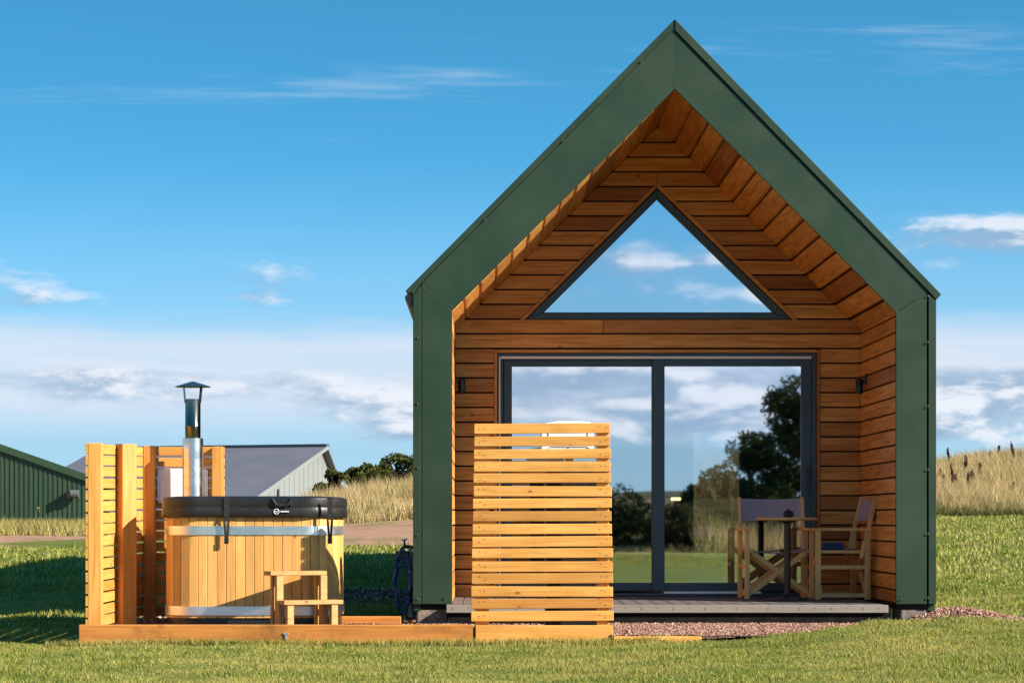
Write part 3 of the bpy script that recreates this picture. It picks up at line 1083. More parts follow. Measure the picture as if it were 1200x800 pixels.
# a lit lamp on the room's wall
lp = thing('table_lamp', 'small lit warm lamp glowing inside the room behind right pane', 'lamp', (bxp(792) * 24.5 / DB, 24.5, FLOOR + .01))
lc = Vector((lp.location.x, 24.5, EYE + (VY - 585) / F * 24.5))
MB().lathe([(.045, -.01), (.05, .0), (.05, .018), (.03, .022)], lc, 16).build('lamp_shade', lamp_m, lp)
MB().lathe([(.012, FLOOR + .03 - lc.z), (.012, -.012)], lc, 10).build('stem', black_m, lp)
MB().lathe([(.09, 0), (.09, .015), (.02, .025)], (lc.x, lc.y, FLOOR + .011), 16).build('base', black_m, lp)

# --- wall lamps
for sg, px, lab in ((1, 1021, 'small black downlight on the right porch wall above the chairs'),
                    (-1, 538, 'small black downlight on the left porch wall beside the door')):
    yd = 21.55 if sg > 0 else 21.45
    wx = IXR if sg > 0 else IXL
    zc = EYE + (VY - 451) / F * yd
    t_ = thing('wall_lamp', lab, 'lamp', (wx, yd, zc), 'porch wall lamps')
    MB().box(min(wx, wx - sg * .012), max(wx, wx - sg * .012), yd - .035, yd + .035, zc + .0, zc + .10).build('mounting_plate', black_m, t_, .003)
    MB().box(min(wx - sg * .012, wx - sg * .04), max(wx - sg * .012, wx - sg * .04), yd - .012, yd + .012, zc + .01, zc + .045).build('arm', black_m, t_)
    MB().lathe([(.030, -.075), (.032, -.07), (.032, .045), (.028, .05)], (wx - sg * .062, yd, zc), 18).build('lamp_body', black_m, t_, smooth=True)

# ------------------------------------------------------------------ deck
deck = thing('deck', 'low grey composite deck floor of the cabin porch', 'deck', ((IXL + IXR) / 2, 19.75, .13))
DS = 19.75
dxl, dxr = (523 - VX) / F * DS, (1041 - VX) / F * DS
k = 0
xk = dxl
bw = 0.1285
while xk < dxr - .02:
    x1 = min(xk + bw - .006, dxr)
    y1 = DB + .03
    if x1 <= IXL:
        y1 = DF + .03
    MB().box(max(xk, dxl), x1, DS + .026, y1 if x1 > IXL + .001 else DF - .01, FLOOR - .025, FLOOR + random.uniform(-.001, .001)).build('deck_board', deck_m, deck, .002)
    xk += bw
box('edge_board', deck_x, deck, dxl, dxr, DS, DS + .024, FLOOR - .062, FLOOR - .0005, .003)
box('bearer', bearer_m, deck, dxl + .01, dxr + .03, DS + .03, DS + .09, .02, FLOOR - .03)
box('bearer', bearer_m, deck, dxl + .01, dxr - .05, DB - .2, DB - .1, .02, FLOOR - .03)
sm = MB()
for i in range(28):
    px = 530 + i * 18.5
    for yy_ in (712.3,) if i % 2 else (713.6, 712.0):
        c = P(px, yy_, DS - .001)
        sm.add([c + Vector((math.cos(a) * .0045, 0, math.sin(a) * .0045)) for a in [q * math.pi / 3 for q in range(6)]] + [c + Vector((0, -.002, 0))],
               [(0, 1, 6), (1, 2, 6), (2, 3, 6), (3, 4, 6), (4, 5, 6), (5, 0, 6)])
kind(sm.build('screws', screw_m, deck), 'stuff')

# ------------------------------------------------------------------ slatted screen
SD = 18.215
scr = thing('slat_screen', 'slatted timber privacy screen standing before the left door pane', 'screen', P(637, 752, SD))
for x0, x1 in ((556.5, 573), (699.5, 714)):
    a, b = P(x0, 700, SD), P(x1, 700, SD)
    MB().box(a.x, b.x, SD + .024, SD + .115, .03, P(0, 498, SD).z).build('post', new_z, scr, .003)
ys = 496.3
for i in range(16):
    y0 = ys + i * 14.62 + random.uniform(-.5, .5)
    y1 = y0 + 11.7 + random.uniform(-.5, .5)
    kx = i / 15
    xl = 556.0 - 4.3 * kx + random.uniform(-.4, .4)
    xr = 715.0 + 4.0 * kx + random.uniform(-.5, .7)
    tl = random.uniform(-.6, .6)
    q = [P(xl, y1 + tl, SD), P(xr, y1 - tl, SD), P(xr, y0 - tl, SD), P(xl, y0 + tl, SD)]
    MB().prism_y([(p.x, p.z) for p in q], SD + random.uniform(-.002, .002), SD + .022).build('slat', new_x, scr, .003)
a, b = P(557, 754, SD - .02), P(718, 732.3, SD - .02)
MB().box(a.x, b.x, SD - .026, SD + .022, -.02, b.z).build('base_board', new_x, scr, .004)
nm = MB()
for i in range(16):
    for px in (562, 568, 704, 710):
        c = P(px + random.uniform(-1, 1), ys + i * 14.62 + random.uniform(3, 9), SD - .003)
        nm.add([c + Vector((math.cos(a_) * .004, 0, math.sin(a_) * .004)) for a_ in [q * math.pi / 3 for q in range(6)]], [(0, 1, 2, 3, 4, 5)])
kind(nm.build('screws', screw_m, scr), 'stuff')

# cabinet behind the screen, only its white top shows
cb = thing('outdoor_cabinet', 'tall white topped cabinet with black body hidden behind the slatted screen', 'cabinet', P(669, 728, 18.5))
CD = 18.5
a, b = P(639, 730, CD), P(700, 540, CD)
box('body', black_m, cb, a.x, b.x, CD, CD + .22, .13, b.z, .01)
hp = [P(x, y, CD) for x, y in ((634, 528), (695.5, 528), (695.5, 497), (690, 494.5), (675, 493), (655, 493.2), (641, 495.5), (634, 499))]
MB().prism_y([(p.x, p.z) for p in hp], CD - .02, CD + .24).build('hood', white_m, cb, .006)
lm = MB()
for (x0, y0), (x1, y1) in (((642.5, 507), (642.5, 512)), ((688.5, 507), (688.5, 512)), ((640, 526.5), (645, 523.5)), ((645, 523.5), (687.5, 523.5)), ((687.5, 523.5), (693, 526.5)), ((666, 523.5), (666, 526.5))):
    lm.bar(P(x0, y0, CD - .022), P(x1, y1, CD - .022), .004, .004)
lm.build('panel_groove', slate_m, cb)

# ------------------------------------------------------------------ timber edging of the gravel bed
def edging(label, x0, x1, y0, y1, z0, z1, mat, nm='edging_board'):
    o = MB().box(x0, x1, y0, y1, z0, z1)
    o = o.build(nm, mat, None, .006)
    return tag(o, label, 'edging board', 'timber edging around the gravel bed')


KD = 18.2
a, b = P(92, 753.5, KD), P(556, 731.5, KD)
edge_f = edging('long weathered edging board along the front of the tub plot', a.x, b.x - .004, KD, KD + .055, -.05, b.z, sleeper_x)
ln = MB()
c = P(335, 744.5, KD - .004)
ln.lathe([(.0, -.004), (.0, 0)], c, 3)
bm_ = MB()
bm_.bar(c + Vector((-.018, 0, .015)), c + Vector((.02, 0, .018)), .012, .012)
bm_.bar(c + Vector((0, 0, .012)), c + Vector((0.002, 0, -.028)), .012, .014)
bm_.build('bolt', steel_m, edge_f)
edging('edging board at the left side of the tub plot behind the fence post', a.x, a.x + .05, KD + .058, 20.4, -.05, .145, new_y)
edging('short edging board lying at the back between tub and cabin', P(262, 0, 20.0).x, P(470, 0, 20.0).x, 19.96, 20.01, .05, .178, sleeper_x)
edging('half buried edging board in the grass right of the screen', P(718, 0, 18.12).x + .003, P(822, 0, 18.1).x, 18.085, 18.125, -.06, .106, new_x)

# ------------------------------------------------------------------ fence round the tub
FX, FD0, FD1 = (103 - VX) / F * 18.3, 18.3, 20.3
fen = thing('slat_fence', 'L shaped slatted timber fence behind and left of the hot tub', 'fence', (FX, FD0, .13))
ztop, zbot = 1.505, .135
# posts
p1 = P(103, 0, FD0).x
MB().box(p1, p1 + .100, FD0, FD0 + .08, zbot, ztop).build('post', new_z, fen, .004)
MB().box(P(170, 0, FD1).x, P(183.3, 0, FD1).x, FD1 - .11, FD1 - .002, zbot, ztop + .035).build('post', new_z, fen, .004)
MB().box(P(250, 0, FD1).x, P(262, 0, FD1).x, FD1 - .11, FD1 - .002, zbot, ztop + .03).build('post', new_z, fen, .004)
pc = P(147.2, 0, 19.25)
th_ = math.radians(38)
pv_ = [Vector((math.cos(th_ + q) * .088, math.sin(th_ + q) * .088, 0)) for q in (math.pi / 4 + math.pi / 2 * k for k in range(4))]
MB().hexa([Vector((pc.x, pc.y, zbot)) + q for q in pv_], [Vector((pc.x, pc.y, ztop + .02)) + q for q in pv_]).build('post', new_z, fen, .004)
pit = (ztop - zbot) / 16
for i in range(16):
    z1 = ztop - i * pit - random.uniform(0, .003)
    z0 = z1 - pit + .013
    xo = p1 - .001
    dz_ = random.uniform(-.004, .004)
    q0 = [(xo - .018, FD0 + .002, z0), (xo, FD0 + .002, z0), (xo, FD0 + .002, z1), (xo - .018, FD0 + .002, z1)]
    q1 = [(x + P(171, 0, FD1).x - p1, FD1 + .02, z + .03 + dz_) for x, _, z in q0]
    MB().hexa(q0, q1).build('slat', new_y, fen, .002)
for i in range(16):
    z1 = ztop + .03 - i * pit + random.uniform(-.003, .003)
    z0 = z1 - pit + .013
    MB().box(P(171, 0, FD1).x + .004, P(263, 0, FD1).x, FD1, FD1 + .02, z0, z1).build('slat', new_x, fen, .002)

# notice on the fence
nt = thing('notice_board', 'white rounded notice sheet with small grey print behind the flue', 'notice', P(214, 569, FD1 - .02))
na_, nb2 = P(184.5, 589, FD1 - .02), P(243.5, 549, FD1 - .02)
rr = .022
pts = []
for cxx, czz, a0 in ((nb2.x - rr, nb2.z - rr, 0), (na_.x + rr, nb2.z - rr, 90), (na_.x + rr, na_.z + rr, 180), (nb2.x - rr, na_.z + rr, 270)):
    for k in range(5):
        a_ = math.radians(a0 + k * 22.5)
        pts.append((cxx + rr * math.cos(a_), czz + rr * math.sin(a_)))
MB().prism_y(pts, FD1 - .026, FD1 - .018).build('sheet', paper_m, nt)
tx = MB()
for i in range(13):
    zz = nb2.z - .048 - i * .0165
    x = na_.x + .05
    xe = na_.x + random.uniform(.17, .20) if i not in (0, 7) else na_.x + .12
    while x < xe:
        wl = random.uniform(.008, .022)
        tx.box(x, min(x + wl, xe), FD1 - .0275, FD1 - .0262, zz - .0022, zz + .0022)
        x += wl + .005
for i in range(13):
    zz = nb2.z - .048 - i * .0165
    x = na_.x + .24
    while x < na_.x + .38:
        wl = random.uniform(.008, .022)
        tx.box(x, x + wl, FD1 - .0275, FD1 - .0262, zz - .0022, zz + .0022)
        x += wl + .005
kind(tx.build('print', ink_m, nt), 'stuff')

# ------------------------------------------------------------------ hot tub
TD = 18.87
TS = F / TD
tx0, tx1 = (196 - VX) / F * 19.2, (401 - VX) / F * 19.55
ty0, ty1 = TD, TD + 1.10
CR = 0.27
def tz(py): return EYE + (VY - py) / TS


tub = thing('hot_tub', 'rounded square wooden hot tub with two steel hoops and black cover', 'hot tub', ((tx0 + tx1) / 2, (ty0 + ty1) / 2, .13))


def rrect(off, n=8):
    """outline of the tub grown by off, counter-clockwise from the front-left corner arc's end"""
    x0, x1, y0, y1, r = tx0 - off, tx1 + off, ty0 - off, ty1 + off, CR + off
    pts = []
    for cx_, cy_, a0 in ((x1 - r, y0 + r, -90), (x1 - r, y1 - r, 0), (x0 + r, y1 - r, 90), (x0 + r, y0 + r, 180)):
        for k in range(n + 1):
            a_ = math.radians(a0 + 90 * k / n)
            pts.append((cx_ + r * math.cos(a_), cy_ + r * math.sin(a_)))
    return pts


def walk(pts):
    seg = [0]
    n = len(pts)
    for i in range(n):
        a_, b_ = pts[i], pts[(i + 1) % n]
        seg.append(seg[-1] + math.hypot(b_[0] - a_[0], b_[1] - a_[1]))
    return seg


base = rrect(0, 10)
seg = walk(base)
TOT = seg[-1]


def at(s):
    s = s % TOT
    for i in range(len(base)):
        if seg[i + 1] >= s:
            k = (s - seg[i]) / max(1e-9, seg[i + 1] - seg[i])
            a_, b_ = base[i], base[(i + 1) % len(base)]
            t_ = Vector((b_[0] - a_[0], b_[1] - a_[1], 0)).normalized()
            return Vector((a_[0] + (b_[0] - a_[0]) * k, a_[1] + (b_[1] - a_[1]) * k, 0)), Vector((t_.y, -t_.x, 0))
    return Vector((*base[0], 0)), Vector((0, -1, 0))


NST = 62
wst = TOT / NST
zb, zt = tz(724), tz(603)
for i in range(NST):
    s0, s1 = i * wst + .0014, (i + 1) * wst - .0014
    (a_, na1), (b_, nb1) = at(s0), at(s1)
    pr = random.uniform(-.0012, .0012)
    loop = [a_ + na1 * pr, b_ + nb1 * pr, b_ - nb1 * .038, a_ - na1 * .038]
    MB().hexa([p + Vector((0, 0, zb)) for p in loop], [p + Vector((0, 0, zt)) for p in loop]).build('stave', tub_z, tub, .003)


def ring(off0, off1, z0, z1, n=10):
    mb = MB()
    A, B = rrect(off0, n), rrect(off1, n)
    m_ = len(A)
    vs = [(x, y, z0) for x, y in A] + [(x, y, z0) for x, y in B] + [(x, y, z1) for x, y in A] + [(x, y, z1) for x, y in B]
    fs = []
    for i in range(m_):
        j = (i + 1) % m_
        fs += [(i, j, m_ + j, m_ + i), (2 * m_ + i, 3 * m_ + i, 3 * m_ + j, 2 * m_ + j), (m_ + i, m_ + j, 3 * m_ + j, 3 * m_ + i), (i, 2 * m_ + i, 2 * m_ + j, j)]
    return mb.add(vs, fs)


for y0, y1 in ((616, 626.5), (710, 720.5)):
    ring(.002, .0065, tz(y1), tz(y0)).build('hoop', steel_m, tub, smooth=True)
ring(-.06, -.012, .125, zb + .004).build('base', black_m, tub)
# inner shell so the tub is closed
ring(-.09, -.05, zb, zt - .01).build('liner', black_m, tub)

# quilted cover
prof = [(-.02, tz(606)), (.024, tz(606)), (.030, tz(604.8)), (.033, tz(600)), (.031, tz(595)), (.027, tz(594.2)), (.0285, tz(593.4)), (.031, tz(588)), (.028, tz(583.6)), (.016, tz(582)), (-.02, tz(581.4)),
        (-.12, tz(581.0)), (-.25, tz(581.2))]
cv_ = MB()
N = 10
loops = []
for off, z in prof:
    L = rrect(max(off, -.26), N)
    loops.append([(x, y, z + .0035 * math.sin(x * 14 + y * 9) * (1 if off > .02 else .6)) for x, y in L])
m_ = len(loops[0])
vs = [p for L in loops for p in L]
fs = []
for i in range(len(loops) - 1):
    for k in range(m_):
        k2 = (k + 1) % m_
        fs.append((i * m_ + k, i * m_ + k2, (i + 1) * m_ + k2, (i + 1) * m_ + k))
cidx = len(vs)
vs.append(((tx0 + tx1) / 2, (ty0 + ty1) / 2, tz(581.2)))
for k in range(m_):
    fs.append(((len(loops) - 1) * m_ + k, (len(loops) - 1) * m_ + (k + 1) % m_, cidx))
cover = cv_.add(vs, fs).build('cover', vinyl_m, tub, smooth=True)
yf = ty0 - .036


def tp(px, py, d=0.0):
    return Vector(((px - VX) / TS, yf - d, tz(py)))


for px in (266, 387):
    sx2 = MB()
    sx2.bar(tp(px, 582.5), tp(px, 606), .004, .040)
    sx2.bar(tp(px - 3, 605.5), tp(px - .8, 633), .004, .017)
    sx2.bar(tp(px + 2.6, 605.5), tp(px + .8, 633), .004, .017)
    st = sx2.build('strap', strap_m, cover)
    MB().bar(tp(px, 629.5, .003), tp(px, 636.5, .003), .012, .028).build('buckle', black_m, st, .004) if False else MB().bar(tp(px, 629.5, .003), tp(px, 636.8, .003), .012, .034).build('buckle', black_m, cover, .003)
for px in (320.5, 342):
    MB().bar(tp(px, 582.3), tp(px, 593), .006, .018).build('strap', strap_m, cover)
hn = MB()
hn.tube([tp(320.5, 585, .008), tp(324, 591, .012), tp(331, 592, .012), tp(338, 591, .012), tp(342, 585, .008)], .008, 8)
hn.build('handle', strap_m, cover)
MB().lathe([(.009, -.05), (.011, 0), (.009, .042)], (tp(324, 0).x, ty0 + .15, tz(579)), 10).build('valve', black_m, cover)
lg = MB()
lc_ = tp(324.5, 599, .003)
lg.tube([lc_ + Vector((math.cos(a_) * .019, 0, math.sin(a_) * .019)) for a_ in [k * math.pi / 10 for k in range(20)]], .0026, 5, closed=True)
lg.box(lc_.x - .010, lc_.x + .010, lc_.y - .002, lc_.y + .001, lc_.z - .003, lc_.z + .003)
x = lc_.x + .032
for k in range(6):
    lg.box(x, x + .0075, lc_.y - .002, lc_.y + .001, lc_.z - .005, lc_.z + .005)
    x += .0105
lg.build('logo', white_m, cover)

# flue
fc_ = P(226, 0, 20.08)
FS = F / 20.08
def flz(py): return EYE + (VY - py) / FS


fl = MB().lathe([(.083, .5 - .13), (.083, flz(513.6)), (.076, flz(513.6) + .002)], (fc_.x, fc_.y, 0), 32).build('flue', sleeve_m, tub, smooth=True)
MB().lathe([(.062, flz(516)), (.062, flz(500)), (.0635, flz(499.6)), (.062, flz(499.2)), (.062, flz(467.5)), (.058, flz(467.5))], (fc_.x, fc_.y, 0), 32).build('inner_pipe', flue_m, fl, smooth=True)
for a_ in (-0.35, 3.5):
    c_, s_ = math.cos(a_), math.sin(a_)
    MB().bar((fc_.x + c_ * .062, fc_.y + s_ * .062, flz(472)), (fc_.x + c_ * .075, fc_.y + s_ * .075, flz(452.5)), .006, .036, side=(c_, s_, 0)).build('cowl_bracket', cowl_m, fl)
MB().lathe([(.142, flz(453.4)), (.143, flz(452.8)), (.07, flz(449.5)), (.02, flz(447.3)), (.004, flz(446.8))], (fc_.x, fc_.y, 0), 32).build('cowl', cowl_m, fl, smooth=False)

# ------------------------------------------------------------------ steps
ph = math.radians(26)
U, V_ = Vector((math.cos(ph), math.sin(ph), 0)), Vector((math.sin(ph), -math.cos(ph), 0))
p0 = P(333, 0, 18.41)
p0 = Vector((p0.x, p0.y, 0))
stp = thing('tub_steps', 'small two tread wooden steps before the hot tub', 'steps', (p0.x, p0.y, .135))


def sbox(name, u0, u1, v0, v1, z0, z1, mat=step_x):
    q = [p0 + U * u + V_ * v for u, v in ((u0, v0), (u1, v0), (u1, v1), (u0, v1))]
    return MB().hexa([p + Vector((0, 0, z0)) for p in q], [p + Vector((0, 0, z1)) for p in q]).build(name, mat, stp, .003)


LW = .47
zlo, zhi = .320, .533
sbox('tread', 0, LW, -.14, 0, zlo, zlo + .032)
sbox('tread', -.05, LW - .07, -.288, -.147, zhi, zhi + .032)
for u in (.03, LW - .09):
    sbox('leg', u, u + .052, -.060, -.010, .13, zlo - .001)
    sbox('leg', u - .035, u + .01, -.138, -.092, .13, zlo - .001)
    sbox('leg', u - .03, u + .024, -.192, -.15, .13, zhi - .001)
    sbox('leg', u - .03, u + .024, -.284, -.240, .13, zhi - .001)
    sbox('bracket', u - .018, u + .02, -.239, -.193, zhi - .055, zhi - .002)
    sbox('bracket', u - .009, u + .03, -.091, -.061, zlo - .045, zlo - .002)

# ------------------------------------------------------------------ porch furniture
def copy_at(mb_fn, M):
    return M


def make_chair(label, origin, rot):
    """director's chair; local x across, local -y is the way it faces"""
    c = thing('folding_chair', label, 'chair', origin, 'canvas director chairs on the porch')
    R = Matrix.Rotation(rot, 3, 'Z')
    O = Vector(origin)

    def L(x, y, z):
        return O + R @ Vector((x, y, z))

    def bar(name, a, b, wd, th, mat=chair_w, side=(1, 0, 0)):
        m_ = MB()
        m_.bar(L(*a), L(*b), wd, th, side=R @ Vector(side))
        return m_.build(name, mat, c, .002)
    W, Dp = .275, .21
    for s in (-1, 1):
        bar('leg', (s * W, -Dp, 0), (s * W, -Dp, .575), .036, .046)
        bar('leg', (s * W, Dp, 0), (s * W, Dp, .575), .036, .046)
        bar('armrest', (s * W, -Dp - .05, .587), (s * W, Dp + .03, .587), .058, .022)
        bar('side_rail', (s * W, -Dp + .018, .27), (s * W, Dp - .018, .27), .022, .034)
        bar('foot_rail', (s * (W - .02), -Dp - .01, .035), (s * (W - .02), Dp + .01, .035), .020, .035)
        bar('seat_rail', (s * (W - .035), -Dp, .40), (s * (W - .035), Dp, .40), .026, .026)
        bar('back_post', (s * (W - .002), Dp - .055, .35), (s * (W - .002), Dp + .075, .86), .024, .032)
    for yb in (-Dp + .01, Dp - .03):
        bar('cross_brace', (-W + .03, yb, .05), (W - .05, yb, .39), .024, .042, side=(0, 1, 0))
        bar('cross_brace', (W - .03, yb + .026, .05), (-W + .05, yb + .026, .39), .024, .042, side=(0, 1, 0))
    # sagging canvas seat
    sm_ = MB()
    n_ = 8
    vs_, fs_ = [], []
    for th2 in (0, -.006):
        for j in range(2):
            for i in range(n_ + 1):
                u = i / n_
                vs_.append(L((-W + .03) + u * (2 * W - .06), (-Dp if j == 0 else Dp), .418 - .035 * math.sin(math.pi * u) + th2))
    m1 = n_ + 1
    for i in range(n_):
        fs_ += [(i, i + 1, m1 + i + 1, m1 + i), (2 * m1 + i, 3 * m1 + i, 3 * m1 + i + 1, 2 * m1 + i + 1),
                (i, 2 * m1 + i, 2 * m1 + i + 1, i + 1), (m1 + i, m1 + i + 1, 3 * m1 + i + 1, 3 * m1 + i)]
    sm_.add(vs_, fs_).build('seat', canvas_m, c)
    bk_ = MB()
    vs_, fs_ = [], []
    for off in (0, .008):
        for j in range(2):
            for i in range(n_ + 1):
                u = i / n_
                z = .66 if j == 0 else .855
                yb = Dp - .055 + .13 * (z - .35) / .51
                vs_.append(L(-W - .015 + u * (2 * W + .03), yb + .018 - .030 * (2 * u - 1) ** 2 + off + .012 * math.sin(math.pi * u), z - (.010 * math.sin(math.pi * u) if j else 0)))
    for i in range(n_):
        fs_ += [(i, i + 1, m1 + i + 1, m1 + i), (2 * m1 + i, 3 * m1 + i, 3 * m1 + i + 1, 2 * m1 + i + 1),
                (i, 2 * m1 + i, 2 * m1 + i + 1, i + 1), (m1 + i, m1 + i + 1, 3 * m1 + i + 1, 3 * m1 + i)]
    bk_.add(vs_, fs_).build('backrest', canvas_m, c)
    return c


cA = P(909.5, 0, 21.38)
make_chair('director chair with its back to the glass, left of the round table', (cA.x, 21.42, FLOOR + .002), 0.04)
cB = P(983, 0, 21.1)
make_chair('director chair standing sideways against the right porch wall', (cB.x, 21.28, FLOOR + .002), math.radians(-86))
# blue folded cloth on the right chair
fb_ = MB()
q = Vector((cB.x - .02, 21.36, FLOOR + .395))
for i in range(3):
    e_ = .10 - i * .008
    fb_.box(q.x - e_, q.x + e_, q.y - .10, q.y + .10, q.z + i * .028, q.z + i * .028 + .026)
tag(fb_.build('blanket', blue_cloth, None, .008), 'blue folded blanket lying on the seat of the right chair', 'blanket')

tb = P(922.5, 0, 20.95)
tab = thing('bistro_table', 'small round wooden topped table with black pedestal between the chairs', 'table', (tb.x, tb.y, FLOOR + .001))
zt_ = EYE + (VY - 606) / F * 20.95
MB().lathe([(.23, -.026), (.255, -.018), (.258, -.004), (.255, 0)], (tb.x, tb.y, zt_), 40).build('table_top', wood('table_wood', 'X', (.40, .20, .07), (.58, .32, .12), (.66, .40, .17), vary=.1, knots=False), tab)
MB().lathe([(.028, FLOOR + .02 - zt_), (.028, -.05), (.09, -.03), (.09, -.027)], (tb.x, tb.y, zt_), 20).build('pedestal', black_m, tab, smooth=True)
MB().lathe([(.17, 0), (.17, .012), (.06, .03), (.03, .05)], (tb.x, tb.y, FLOOR + .001), 28).build('base', black_m, tab)
pt = thing('lidded_pot', 'small black lidded pot standing on the round table', 'pot', (tb.x + .01, tb.y, zt_))
MB().lathe([(.025, .001), (.042, .010), (.046, .024), (.042, .036), (.036, .040)], (tb.x + .01, tb.y, zt_), 24).build('bowl', black_m, pt, smooth=True)
MB().lathe([(.044, .0405), (.038, .050), (.016, .058), (.007, .060), (.010, .068), (.004, .073)], (tb.x + .01, tb.y, zt_), 24).build('lid', black_m, pt, smooth=True)

# ------------------------------------------------------------------ tap and hose beside the cabin
HD = 20.5
tp_ = thing('garden_tap', 'dark standpipe tap beside the cabin left corner', 'tap', P(481, 722, HD))
MB().tube([P(481.5, 722, HD), P(481, 640, HD)], .017, 10).build('pipe', pipe_m, tp_)
MB().tube([P(484, 641, HD), P(474, 640, HD), P(470, 644, HD), P(469, 651, HD)], .016, 10).build('spout', black_m, tp_)
MB().tube([P(474, 640, HD), P(474, 632.5, HD)], .008, 8).build('stem', black_m, tp_)
MB().tube([P(470.5, 632.5, HD), P(477.5, 631.5, HD)], .007, 8).build('handle', steel_m, tp_)
MB().box(P(464, 0, HD).x, P(480, 0, HD).x, HD - .06, HD - .02, P(0, 659, HD).z, P(0, 645, HD).z).build('hose_hanger', black_m, tp_, .01)
hz = MB()
path = []
for k in range(140):
    u = k / 139
    a_ = u * 2 * math.pi * 4.5
    rw, rh = .065 + .012 * math.sin(k * 1.7), .20 + .05 * math.sin(a_ * .37 + 1)
    c_ = P(472, 682, HD - .06)
    path.append(c_ + Vector((math.cos(a_) * rw, -.04 + .08 * u, math.sin(a_) * rh - .04 * (u - .5))))
hz.tube(path, .0095, 7)
tag(hz.build('garden_hose', hose_m, None, smooth=True), 'coiled blue garden hose hanging beside the cabin left corner', 'hose')

# ------------------------------------------------------------------ barns
GD = 75.0
gb = thing('green_barn', 'long dark green ribbed sheet barn at the left edge', 'barn', P(60, 622, GD))
xr_, xl_ = P(128, 0, GD).x, P(-420, 0, GD).x
def verge_z(x):
    px = VX + x * F / GD
    return EYE + (VY - (521 + (px - 0) * .353)) / F * GD


base_z = .45
x = xl_
wv = MB()
segw = .072
cnt = 0
while x < xr_ - .01:
    x1 = min(x + segw, xr_)
    yo = GD + (0.0 if cnt % 2 else .022)
    wv.prism_y([(x, base_z), (x1, base_z), (x1, verge_z(x1) - .05), (x, verge_z(x) - .05)], yo, GD + .12)
    x = x1
    cnt += 1
wv.build('ribbed_wall', barn_green, gb)
wv = MB()
wv.hexa([(xl_, GD - .08, verge_z(xl_) - .18), (xr_ + .12, GD - .08, verge_z(xr_) - .22), (xr_ + .12, GD - .08, verge_z(xr_)), (xl_, GD - .08, verge_z(xl_))],
        [(xl_, GD - .02, verge_z(xl_) - .18), (xr_ + .12, GD - .02, verge_z(xr_) - .22), (xr_ + .12, GD - .02, verge_z(xr_)), (xl_, GD - .02, verge_z(xl_))])
wv.build('verge_trim', barn_green, gb)
MB().hexa([(xl_, GD - .015, verge_z(xl_) - .06), (xr_ + .12, GD - .015, verge_z(xr_) - .06), (xr_ + .12, GD - .015, verge_z(xr_)), (xl_, GD - .015, verge_z(xl_))],
          [(xl_ - 3.4, GD + 12, verge_z(xl_) - .06), (xr_ - 3.3, GD + 12, verge_z(xr_) - .06), (xr_ - 3.3, GD + 12, verge_z(xr_)), (xl_ - 3.4, GD + 12, verge_z(xl_))]).build('roof', barn_green, gb)
MB().hexa([(xr_ - .06, GD + .13, base_z), (xr_, GD + .13, base_z), (xr_, GD + .13, verge_z(xr_) - .07), (xr_ - .06, GD + .13, verge_z(xr_) - .07)],
          [(xr_ - 3.46, GD + 12, base_z), (xr_ - 3.4, GD + 12, base_z), (xr_ - 3.4, GD + 12, verge_z(xr_) - .07), (xr_ - 3.46, GD + 12, verge_z(xr_) - .07)]).build('side_wall', barn_green, gb)
vc_ = P(86.5, 578.5, GD - .1)
vn = MB()
vn.tube([vc_ + Vector((-.10, -.12, 0)), vc_ + Vector((.17, -.12, 0))], .12, 14)
vt = vn.build('vent_hood', plain('vent_grey', (.09, .10, .09), .5), gb)
MB().box(vc_.x - .18, vc_.x - .07, vc_.y - .24, vc_.y + .12, vc_.z - .13, vc_.z + .10).build('vent_bracket', black_m, gb)

# grey barn with a long front slope
k = 1.25
Rg = Vector((-6.6, 80 * k, 0))
u3 = Vector((.31, .95 * k, 0))
Np = Vector((-8.72, 73.5 * k, 0))
Fp = Vector((-5.99, 81.9 * k, 0))
def zpx(p, py): return EYE + (VY - py) / F * p.y


zr = zpx(Rg, 523)
zn = zpx(Np, 583)
zf = zpx(Fp, 582)
# carry both slopes on down to the eaves
Np2 = Rg + (Np - Rg) * 1.35
zn2 = zr + (zn - zr) * 1.35
Fp2 = Rg + (Fp - Rg) * 1.5
zf2 = zr + (zf - zr) * 1.5
vl = Vector((-.95, .31 * k, 0)) * 10.0
gy_ = thing('grey_barn', 'grey barn with pale gable and lilac grey roof behind the tub', 'barn', (Rg.x, Rg.y, .4))
def Z(p, z): return Vector((p.x, p.y, z))


MB().hexa([Z(Np2, 0), Z(Fp2, 0), Z(Fp2, zf2), Z(Rg, zr - .02), Z(Np2, zn2)], [Z(p + Vector((-.15, .05, 0)), z) for p, z in ((Np2, 0), (Fp2, 0), (Fp2, zf2), (Rg, zr - .02), (Np2, zn2))]).build('gable_wall', barn_wall, gy_)
rb = MB()
for i in range(1, 26):
    q = i / 26
    a_ = Np2 + (Fp2 - Np2) * q
    dn = (Np2 - Rg).length
    tt = (a_ - Rg).dot((Fp2 - Np2).normalized())
    zt2 = zr - (zr - zn2) * (-tt) / dn if tt < 0 else zr - (zr - zf2) * tt / (Fp2 - Rg).length
    rb.bar(Z(a_ + Vector((.01, -.01, 0)), 0.2), Z(a_ + Vector((.01, -.01, 0)), zt2 - .1), .025, .02)
rb.build('wall_rib', barn_wall, gy_)
ov = Vector((.28, -.09, 0))
MB().hexa([Z(Rg + ov, zr + .02), Z(Np2 + ov, zn2 + .02), Z(Np2 + ov, zn2 - .06), Z(Rg + ov, zr - .06)],
          [Z(Rg + vl, zr + .02), Z(Np2 + vl, zn2 + .02), Z(Np2 + vl, zn2 - .06), Z(Rg + vl, zr - .06)]).build('roof', barn_roof, gy_)
